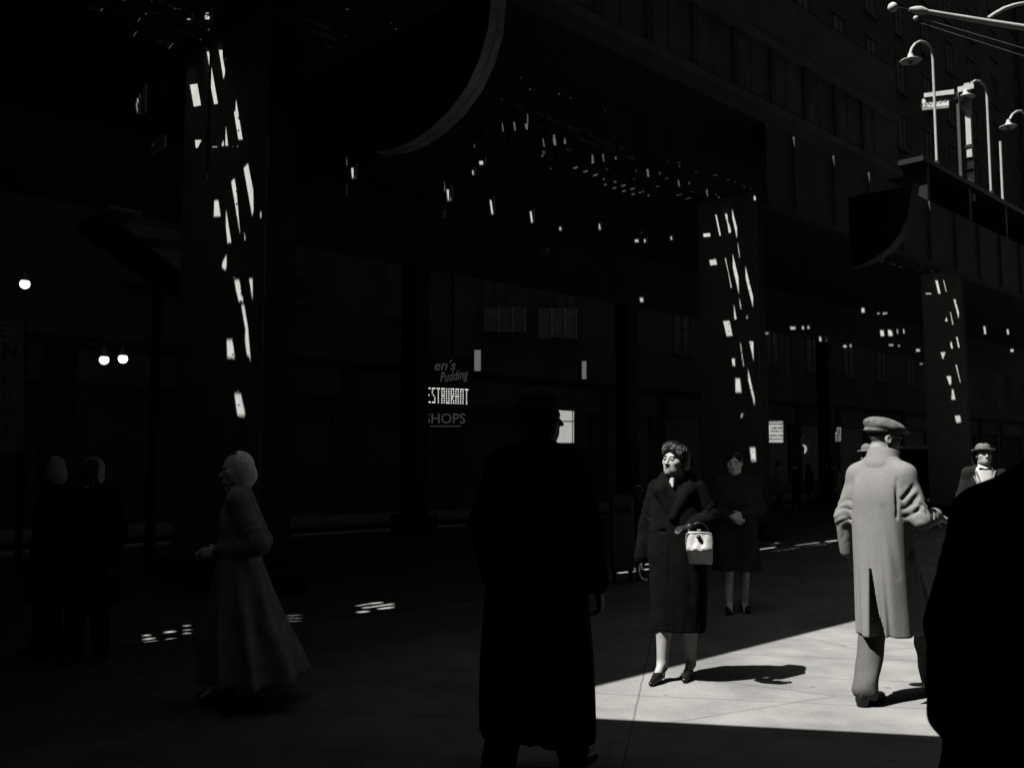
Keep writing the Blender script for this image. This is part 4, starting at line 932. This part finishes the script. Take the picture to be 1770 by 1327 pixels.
# two dim people at the left
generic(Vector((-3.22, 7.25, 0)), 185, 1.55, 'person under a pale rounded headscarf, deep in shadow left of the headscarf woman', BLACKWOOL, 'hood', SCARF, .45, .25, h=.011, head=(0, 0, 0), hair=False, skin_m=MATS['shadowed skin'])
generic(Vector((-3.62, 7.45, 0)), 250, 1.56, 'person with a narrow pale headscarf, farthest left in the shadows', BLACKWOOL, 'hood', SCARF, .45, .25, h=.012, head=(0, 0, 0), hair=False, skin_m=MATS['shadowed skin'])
# far crowd under the posters
rs = np.random.RandomState(4)
CR = [('man in a dark coat and hat', DARKWOOL, 'fedora', FELT), ('woman in a pale grey coat', mat('pale wool', .3, .9), None, None), ('man in a mid-grey coat', MIDWOOL, None, None), ('person in a black coat', BLACKWOOL, 'beret', FELT_D)]
WH = ['at the left end of the distant crowd', 'under the left poster in the distant crowd', 'between the two distant posters, left one', 'between the two distant posters, right one', 'under the right poster in the distant crowd', 'just left of the flat-capped man, in the distant crowd', 'at the kerb beside the far striped column', 'behind the woman with clasped hands, in the distance']
for i, (px, Y) in enumerate(((1322, 33), (1346, 35), (1376, 34), (1398, 37), (1428, 36), (1446, 33), (1300, 31), (1228, 30))):
    k = i % 4; p = at_y(px, 800, Y); n_, m_, ht, hm = CR[k]
    generic(Vector((p.x, p.y, 0 if p.dot(N) < -19 else ROAD_Z)), rs.uniform(150, 320), rs.uniform(1.6, 1.8), n_ + ' ' + WH[i], m_, ht, hm, .5, .4, h=.022, hair=True, fine=False, group='distant pedestrians')
# ------------------------------------------------------------------ station platform on the railway, its lamps and signs
PV = -8.75
pf0 = at_v(1613, 292, PV); PZ = pf0.z
plat = empty('station_platform', P(24, PV - .6, PZ - .15), STREET_ROT, label='dark raised station platform under the gooseneck lamps', category='platform')
MB().sbox(pf0.dot(T) - 1.2, 46, PV - 1.6, PV + .25, PZ - .12, PZ).build('floor', M_BLACK, plat)
for i in range(9):
    u = pf0.dot(T) - .9 + i * 2.6
    MB().sbox(u, u + .12, PV - 1.5, PV + .2, DECK_Z + .002, PZ - .122).build('support', M_BLACK, plat)
def on(px, py): return at_v(px, py, PV)
def gooseneck(post_x, y_top, y_bot, arc, shade_px, lab, posts=True):
    b = on(post_x + (y_bot - y_top) * .036, y_bot); b.z = PZ; o = empty('platform_lamp', b, 0, label=lab, category='lamp', group='gooseneck lamps on the station platform')
    top = on(post_x, y_top)
    pts = [b, Vector((b.x, b.y, (b.z + top.z) / 2)), Vector((b.x, b.y, top.z))]
    a = [on(x, y) for x, y in arc]
    MB().tube(pts[:-1] + [pts[-1]] + a, .032, 10).build('pole', M_PAINT, o, smooth=True)
    c = on(*shade_px)
    MB().lathe(c, [(.03, .20), (.05, .16), (.07, .09), (.13, .04), (.24, .0), (.24, -.015), (.11, -.01), (.02, -.02)], 20).build('shade', M_PAINT, o, smooth=True)
    MB().ball(c - Vector((0, 0, .05)), .05, 12).build('bulb', mat('unlit bulb glass', .25, .2, .1), o, smooth=True)
    MB().lathe(b, [(.07, .25), (.07, .02), (.12, .0)], 12).build('foot', M_STEEL, o)
    return o
gooseneck(1613, 102, 290, [(1611, 88), (1606, 79), (1599, 74), (1590, 72), (1582, 76), (1576, 84), (1573, 93)], (1574, 105), 'gooseneck platform lamp standing in front of the station name board')
gooseneck(1707, 168, 300, [(1705, 156), (1700, 147), (1693, 141), (1686, 140), (1679, 144), (1673, 150), (1669, 158)], (1669, 168), 'gooseneck platform lamp behind the cross-topped signpost')
gooseneck(1778, 222, 345, [(1777, 208), (1772, 198), (1765, 192), (1757, 193), (1750, 198), (1745, 207)], (1743, 219), 'gooseneck platform lamp whose pole stands past the right edge')
# name board hung from a bracket beam, facing back along the platform
b = on(1652, 300); b.z = PZ; us = b.dot(T)
sg = empty('station_sign', b, 0, label='white station name board reading KENWOOD hung from a bracket beam', category='sign')
def opx(x, y, e=0.): return at_u(x, y, us - e)
def plate(pts, e0, e1): return MB().hexa([opx(*pts[0], e0), opx(*pts[1], e0), opx(*pts[1], e1), opx(*pts[0], e1), opx(*pts[3], e0), opx(*pts[2], e0), opx(*pts[2], e1), opx(*pts[3], e1)])
plate([(1597, 168.5), (1649, 162.5), (1649, 154.5), (1597, 161.5)], 0, .12).build('beam', M_PAINT, sg)
MB().prism([opx(1640, 163.2), opx(1649, 162.7), opx(1649, 172)], T * .05).build('brace', M_PAINT, sg)
pz = opx(1651.5, 160)
MB().sbox(us + .02, us + .1, pz.dot(N), pz.dot(N) + .07, PZ, pz.z).build('post', M_STEEL, sg)
plate([(1594, 191), (1640, 186.5), (1640, 167), (1594, 171.5)], .0, .04).build('board', M_WHITE, sg)
plate([(1594, 191), (1640, 186.5), (1640, 182), (1594, 186.5)], .041, .045).build('lower_band', mat('grey sign band', .22), sg)
text_mesh('KENWOOD', .185, opx(1618.2, 177.2, .043), N, (0, 0, 1), 'lettering', M_BLACK, sg, .003, sx=.80)
# cross-topped signpost with shadow bands built on as black blocks
b2 = on(1679, 315); b2.z = PZ
cs = empty('signpost', b2, 0, label='white cross-topped wooden signpost between the platform lamps', category='signpost')
t2 = on(1673, 146); uu = b2.dot(T); pv = b2.dot(N)
MB().sbox(uu - .06, uu + .06, pv - .065, pv + .065, PZ - .3, t2.z).build('post', M_PAINT, cs)
zc = on(1673, 154).z
MB().sbox(uu - .10, uu - .061, pv - .21, pv + .19, zc - .07, zc + .07).build('crossbar', M_PAINT, cs)
zb = on(1675, 188).z
MB().prism([P(uu - .09, pv - .066, zb - .1), P(uu - .09, pv - .066, zb + .05), P(uu - .09, pv - .22, zb + .24), P(uu - .09, pv - .22, zb + .08)], T * .05).build('brace', M_PAINT, cs)
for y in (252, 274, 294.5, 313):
    z = at_u(1678, y, uu - .07).z; MB().sbox(uu - .085, uu - .0605, pv - .1, pv + .1, z - .04, z + .04).build('shadow_band', M_BLACK, cs)
sp = on(1729, 245); bb = sp.copy(); bb.z = PZ
MB().tube([bb, Vector((bb.x, bb.y, sp.z))], .035, 8).build('platform_post', M_PAINT, smooth=True, label='short white post on the platform right of the signpost', category='post')
# ------------------------------------------------------------------ mast-arm lamp and wires, top right
def atq(x, y, Y=9.0): return at_y(x, y, Y)
pole = Vector((5.75, 9.05, 0))
ma = empty('street_lamp', pole, 0, label='street lamp with a long slanting mast arm reaching in at top right', category='lamp')
e = atq(1795, 52)
MB().tube([atq(1588, 18), atq(1640, 27), atq(1700, 37), e, Vector((pole.x, pole.y, e.z - .05))], [.022, .025, .028, .032, .04], 10).build('arm', M_PAINT, ma, smooth=True)
MB().tube([pole, pole + Vector((0, 0, e.z + 1.2))], [.11, .07], 12).build('pole', M_STEEL, ma, smooth=True)
MB().tube([atq(1572, 16.5), atq(1580, 17.5), atq(1590, 19), atq(1601, 20.5)], [.016, .035, .045, .03], 10).build('socket', M_PAINT, ma, smooth=True)
MB().tube([atq(1553, 14), atq(1572, 16.5)], .006, 6).build('stem', M_STEEL, ma)
MB().ball(atq(1543, 13), .048, 14).build('globe', M_WHITE, ma, smooth=True)
MB().tube([atq(x, y) for x, y in ((1708, 32), (1720, 24), (1736, 15), (1754, 9), (1785, 3))] + [pole + Vector((0, 0, 7.0))], .02, 8).build('stay_rod', M_PAINT, ma, smooth=True)
MB().ball(atq(1583, 32), .026, 10).build('insulator', M_PAINT, ma, smooth=True)
for (x0, y0, x1, y1, w) in ((1585, 30, 1800, 93, 'upper'), (1590, 40, 1800, 107, 'lower')):
    MB().tube([atq(x0, y0), atq(x1, y1)], .0045, 6).build('overhead_wire', mat('copper wire', .2, .5), label=w + ' of the two thin overhead wires below the mast-arm lamp', category='wire')
# ------------------------------------------------------------------ lamps burning on the far buildings
LIT = glow('burning lamp globe', .8, 2.2)
for px, py, Y, lab in ((43, 491, 20.2, 'round burning globe lamp high at the far left'), (180, 622, 21.3, 'burning globe lamp, lower left of the hanging pair'), (212.5, 620, 21.3, 'burning globe lamp, right one of the hanging pair')):
    p = at_y(px, py, Y); wall = p - N * (p.dot(N) - FV)
    o = empty('globe_lamp', wall + Vector((0, 0, .4)), 0, label=lab, category='lamp', group='burning globe lamps')
    MB().ball(p, .105, 18).build('globe', LIT, o, smooth=True)
    MB().lathe(p, [(.03, .28), (.05, .2), (.075, .1), (.09, .07)], 14).build('cap', mat('lamp cap', .09, .5), o, smooth=True)
    MB().tube([wall + Vector((0, 0, .4)), p + Vector((0, 0, .42)), p + Vector((0, 0, .28))], .018, 8).build('arm', M_STEEL, o, smooth=True)
# ------------------------------------------------------------------ the bulb-lit restaurant sign
SY = at_v(775, 690, -21.2); Yv = SY.y; su = Vector((1, 0, 0))
rsn = empty('restaurant_sign', at_y(775, 800, Yv), 0, label='dark projecting sign with RESTAURANT spelt in light bulbs', category='sign')
def sp_(x, y, dy=0.): return at_y(x, y, Yv - dy)
MB().hexa([sp_(700, 742, -.1), sp_(817, 742, -.1), sp_(817, 742, .0), sp_(700, 742, .0), sp_(700, 618, -.1), sp_(817, 618, -.1), sp_(817, 618, .0), sp_(700, 618, .0)]).build('panel', mat('dark sign panel', .012, .6), rsn)
FONT = {'S': ['111', '100', '100', '010', '001', '001', '111'], 'T': ['111', '010', '010', '010', '010', '010', '010'], 'A': ['111', '101', '101', '111', '101', '101', '101'],
        'U': ['101', '101', '101', '101', '101', '101', '111'], 'R': ['111', '101', '101', '111', '110', '101', '101'], 'N': ['111', '101', '101', '101', '101', '101', '101'], 'E': ['111', '100', '100', '110', '100', '100', '111']}
txt = 'STAURANT'; wid = sum(len(FONT[c][0]) + 1 for c in txt) - 1
full = 'RE' + txt; col = -(sum(len(FONT[c][0]) + 1 for c in 'RE'))
for c in full:
    blb = MB()
    for r_, row in enumerate(FONT[c]):
        for q, b_ in enumerate(row):
            if b_ == '1':
                x = 747.5 + (col + q) / (wid - 1) * 61; y = 671 + r_ * 4.0 + (x - 747) * .04
                blb.ball(sp_(x, y, .03), .0145, 6)
    blb.build('bulb_letter', glow('sign bulbs', .7, 1.1), rsn)
    col += len(FONT[c][0]) + 1
DIMN = glow('dim neon tube', .2, .02)
text_mesh('en\'s', .42, sp_(768, 632, .02), su, (0, 0, 1), 'script_lettering', DIMN, rsn, .006, shear=.25)
text_mesh('Pudding', .42, sp_(784, 650, .02), (1, 0, .14), (0, 0, 1), 'script_lettering', DIMN, rsn, .006, sx=.62, shear=.2)
text_mesh('SHOPS', .42, sp_(769, 724, .02), su, (0, 0, 1), 'shops_lettering', DIMN, rsn, .006, sx=.98)
MB().hexa([sp_(744, 737, .02), sp_(797, 737, .02), sp_(797, 737, .01), sp_(744, 737, .01), sp_(744, 735.5, .02), sp_(797, 735.5, .02), sp_(797, 735.5, .01), sp_(744, 735.5, .01)]).build('underline', DIMN, rsn)
# ------------------------------------------------------------------ lit things on the far facade
def fpx(x, y, e=.0): return at_v(x, y, FV + e)
def slab(x0, y0, x1, y1, e0, e1): return MB().hexa([fpx(x0, y1, e0), fpx(x1, y1, e0), fpx(x1, y1, e1), fpx(x0, y1, e1), fpx(x0, y0, e0), fpx(x1, y0, e0), fpx(x1, y0, e1), fpx(x0, y0, e1)])
for x0, x1, y0, y1, lab in ((820, 831, 605, 641, 'tall pale lit sign box above the dark walking man, left one'), (1006, 1013.5, 624, 655, 'small pale lit sign box above the dark walking man, right one')):
    o = empty('sign_box', fpx((x0 + x1) / 2, y1, .2), STREET_ROT, label=lab, category='sign', group='pale sign boxes')
    slab(x0 - 1, y0 - 1, x1 + 1, y1 + 1, .25, .38).build('case', M_STEEL, o); slab(x0, y0, x1, y1, .385, .40).build('face', glow('sign box face', .4, .075), o)
w0 = slab(945, 705, 992, 765, .26, .28); o = w0.build('shop_window', glow('lit shop window', .3, .3), bC)
sh = MB()
for x0, y0, x1, y1 in ((989, 705, 990.5, 765), (945, 727, 992, 729)): sh.hexa([fpx(x0, y1, .285), fpx(x1, y1, .285), fpx(x1, y1, .32), fpx(x0, y1, .32), fpx(x0, y0, .285), fpx(x1, y0, .285), fpx(x1, y0, .32), fpx(x0, y0, .32)])
sh.build('glazing_bar', M_TRIM, o)
slab(990, 776, 996, 793, .26, .28).build('shop_window', glow('lit shop window low', .3, .3), bC); slab(1006, 788, 1013, 797, .26, .28).build('shop_window', MATS['lit shop window low'], bC)
for x0, x1, y0, y1 in ((836, 908, 531, 573), (930, 996, 533, 584)):
    o = slab(x0, y0, x1, y1, .26, .30).build('bay_window', mat('bay window glass', .10, .3), bC)
    for k in (.36, .70, 1.0):
        x = x0 + (x1 - x0) * k; slab(x - .8, y0 - 1, x + .8, y1 + 1, .305, .34).build('mullion', mat('bay mullion', .3, .6), o)
# posters over the distant crowd
def poster(x0, y0, x1, y1, Y, lab, lines, em):
    c = at_y((x0 + x1) / 2, y1, Y); root = empty('poster', c, 0, label=lab, category='poster')
    q = lambda x, y, d=0.: at_y(x, y, Y - d)
    MB().hexa([q(x0 - 1, y1 + 1, -.1), q(x1 + 1, y1 + 1, -.1), q(x1 + 1, y1 + 1, -.005), q(x0 - 1, y1 + 1, -.005), q(x0 - 1, y0 - 1, -.1), q(x1 + 1, y0 - 1, -.1), q(x1 + 1, y0 - 1, -.005), q(x0 - 1, y0 - 1, -.005)]).build('case', M_STEEL, root)
    MB().hexa([q(x0, y1, -.003), q(x1, y1, -.003), q(x1, y1, .0), q(x0, y1, .0), q(x0, y0, -.003), q(x1, y0, -.003), q(x1, y0, .0), q(x0, y0, .0)]).build('backlit_face', glow('poster face %g' % em, .4, em), root)
    pr = MB()
    for (a, b, c_, d) in lines: pr.hexa([q(a, d, .004), q(b, d, .004), q(b, d, .007), q(a, d, .007), q(a, c_, .004), q(b, c_, .004), q(b, c_, .007), q(a, c_, .007)])
    pr.build('printing', mat('poster ink', .012, .7), root)
    MB().tube([q((x0 + x1) / 2, y0, -.05), q((x0 + x1) / 2, y0 - 40, -.05)], .03, 6).build('hanger', M_STEEL, root)
rp = random.Random(3); ln = []
for y, xa in ((728, 1326), (732.5, 1327), (739.5, 1334), (745, 1333), (752.5, 1327), (758.5, 1327)):
    x = xa
    while x < 1352:
        w = rp.uniform(1.2, 3.2); hh_ = rp.uniform(1.6, 3.6); ln.append((x, min(x + w, 1353), y - hh_ / 2, y + hh_ / 2)); x += w + rp.uniform(.5, 1.3)
poster(1325.5, 727, 1353.5, 764.5, 37, 'larger backlit poster printed with rows of dark type, over the distant crowd', ln, .32)
ln = [(1432, 1434.5, 739, 749), (1437, 1438.5, 738, 751), (1443.5, 1446.5, 738, 747), (1450, 1452, 741, 750)] + [(1431, 1453, y, y + 1.2) for y in (751, 754, 757, 760)]
ln += [(1431, 1434, 750, 762), (1447.5, 1449, 740, 763)]
poster(1430.5, 738.5, 1453.5, 762.5, 40, 'smaller dim poster right of the larger one, beside the flat-capped man', ln, .16)
o = empty('mannequin_display', at_v(1391, 790, -21.5), 0, label='lit curved window ornament between the two distant posters', category='ornament')
q = lambda x, y: at_v(x, y, -21.5)
MB().tube([q(1388, 768), q(1392, 772), q(1393, 777), q(1391, 783)], [.02, .06, .06, .03], 8).build('figure', glow('lit ornament', .5, .25), o, smooth=True)
MB().tube([q(1384, 766), q(1386, 756), q(1391, 752), q(1396, 756), q(1398, 768), q(1396, 786)], .03, 8).build('arch', mat('dull arch', .15), o, smooth=True)
# ------------------------------------------------------------------ hoarding at the left edge
hb0 = at_v(41, 778, -15.5)
hg = empty('billboard', Vector((hb0.x, hb0.y, ROAD_Z)), STREET_ROT, label='tall pale notice board with dark lettering at the left edge', category='billboard')
hp = lambda x, y, e=0.: at_y(x, y, hb0.y - e)
MB().hexa([hp(-45, 778, -.05), hp(41, 778, -.05), hp(41, 778), hp(-45, 778), hp(-45, 555, -.05), hp(41, 555, -.05), hp(41, 555), hp(-45, 555)]).build('board', mat('weathered notice paper', .62, .9, .12, 3), hg)
for x in (-40, 36): MB().tube([Vector((hp(x, 700).x, hb0.y + .12, ROAD_Z)), Vector((hp(x, 556).x, hb0.y + .12, hp(x, 556).z))], .05, 8).build('post', M_STEEL, hg)
INK = mat('faded notice ink', .12, .9)
for t_, x, y, sz in (('THE', 12, 573, .30), ('AMERICAN', 31, 606, .33), ('ON', 10, 658, .17), ('JUNE 11', 20, 680, .16), ('1959', 28, 712, .22), ('AT 8', 15, 742, .2)):
    text_mesh(t_, sz, hp(x, y, .008), (1, 0, 0), (0, 0, 1), 'lettering', INK, hg, .004, align='RIGHT')
# ------------------------------------------------------------------ stairs up to the station at the left
stv = -13.2
sta = empty('station_stairway', at_v(270, 800, stv), STREET_ROT, label='dim enclosed station stairway boxes stepping down behind the striped column at left', category='stairway')
qs = lambda x, y, e=0.: at_v(x, y, stv + e)
M_ST = mat('grey stair cladding', .22, .8)
for pl in ([(189, 354), (247, 366), (247, 372), (188, 360)], [(213, 385), (312, 400), (316, 417), (236, 408)], [(258, 427), (314, 434), (314, 470)], [(317, 436), (362, 441), (376, 500), (352, 484), (317, 467)]):
    MB().prism([qs(x, y) for x, y in pl], N * -1.2).build('cladding_panel', M_ST, sta)
MB().prism([qs(180, 372, -.1), qs(380, 508, -.1), qs(380, 520, -.1), qs(180, 384, -.1)], N * -1.0).build('stringer', M_STEEL, sta)
for x, y in ((275, 430), (345, 490)):
    p = qs(x, y, -.5); MB().tube([Vector((p.x, p.y, ROAD_Z)), p], .08, 8).build('post', M_STEEL, sta)
p = at_v(500, 500, -17); ap = empty('awning', p, STREET_ROT, label='rounded dim awning right of the striped column at left', category='awning')
qa = lambda x, y: at_v(x, y, -16.9)
MB().prism([qa(470, 517), qa(470, 470), qa(492, 468), qa(512, 474), qa(527, 488), qa(535, 505), qa(533, 512)], N * -.6).build('canopy', mat('awning canvas', .10, .9), ap)
# ------------------------------------------------------------------ kerbside things
pm = at_z(1104, 1003, 0); pm.z = 0
o = empty('parking_meter', pm, 0, label='parking meter glinting left of the bareheaded woman', category='parking meter')
MB().tube([pm, pm + Vector((0, 0, 1.02))], .03, 10).build('post', M_STEEL, o, smooth=True)
MB().box(pm + Vector((0, 0, 1.09)), (.11, .08, .14)).build('housing', M_STEEL2, o, bevel=.02)
MB().tube([pm + Vector((.05 * math.cos(a), -.043, 1.16 + .05 * math.sin(a))) for a in np.linspace(-.3, 3.5, 12)], .008, 6).build('window_rim', mat('chrome rim', .85, .2, .05, 9, 0, metal=1), o, smooth=True)
MB().lathe(pm + Vector((0, 0, 1.155)), [(.005, .062), (.03, .055), (.048, .03), (.055, 0)], 14).build('dome', M_GLASS, o, smooth=True)
mb = at_z(1076, 1006, 0)
o = empty('mailbox', mb, 0, label='dim grey mailbox on the kerb beside the parking meter', category='mailbox')
MB().box(mb + Vector((0, 0, .62)), (.27, .3, .94)).build('body', mat('grey mailbox paint', .2, .6), o, bevel=.02)
MB().box(mb + Vector((0, -.16, .92)), (.2, .02, .07)).build('flap', M_STEEL, o, bevel=.005)
for x in (-.1, .1): MB().box(mb + Vector((x, 0, .075)), (.03, .2, .148)).build('leg', M_STEEL, o)
# van in the street
def van():
    c = at_y(1608, 800, 34); c.z = ROAD_Z
    o = empty('delivery_van', c, STREET_ROT, label='dim van with a highlight coloured into its roof, behind the flat-capped man', category='van')
    L = 4.6; W = 1.8; Tn, Nn = T, N
    def q(u, v, z): return c + T * u + N * v + Vector((0, 0, z))
    prof = [(-L / 2, .45), (L / 2, .45), (L / 2, 1.1), (L / 2 - .25, 1.25), (L / 2 - .8, 1.95), (L / 2 - 1.2, 2.08), (-L / 2 + .1, 2.1), (-L / 2, 1.9)]
    MB().prism([q(u, -W / 2, z) for u, z in prof], N * W).build('body', mat('dull van paint', .05, .4), o, bevel=.05)
    MB().prism([q(u, -W / 2 + .05, z) for u, z in ((-L / 2 + .12, 2.115), (L / 2 - 1.2, 2.095), (L / 2 - 1.25, 2.16), (-L / 2 + .2, 2.22))], N * (W - .1)).build('roof', mat('van roof highlight', .6, .4), o, bevel=.03)  # roof coloured pale to stand in for a highlight
    for u0, u1 in ((-2.1, -1.2), (-1.05, -.15), (.05, .9)): MB().prism([q(u, W / 2 + .002, z) for u, z in ((u0, 1.3), (u1, 1.3), (u1, 1.85), (u0, 1.85))], N * .01).build('window', M_GLASS, o)
    MB().prism([q(u, W / 2 + .002, 1.12 + z) for u, z in ((-2.2, 0), (2.1, 0), (2.1, .05), (-2.2, .05))], N * .02).build('trim_strip', mat('van trim', .4, .3), o)
    for u in (-1.4, 1.45):
        for v in (-W / 2 + .1, W / 2 - .1):
            w = MB().tube([q(u, v - .1, .34), q(u, v + .1, .34)], .34, 20).build('wheel', mat('tyre rubber', .02), o)
            MB().tube([q(u, v - .105, .34), q(u, v + .105, .34)], .17, 16).build('hubcap', mat('hubcap', .5, .3, metal=.8), w)
van()
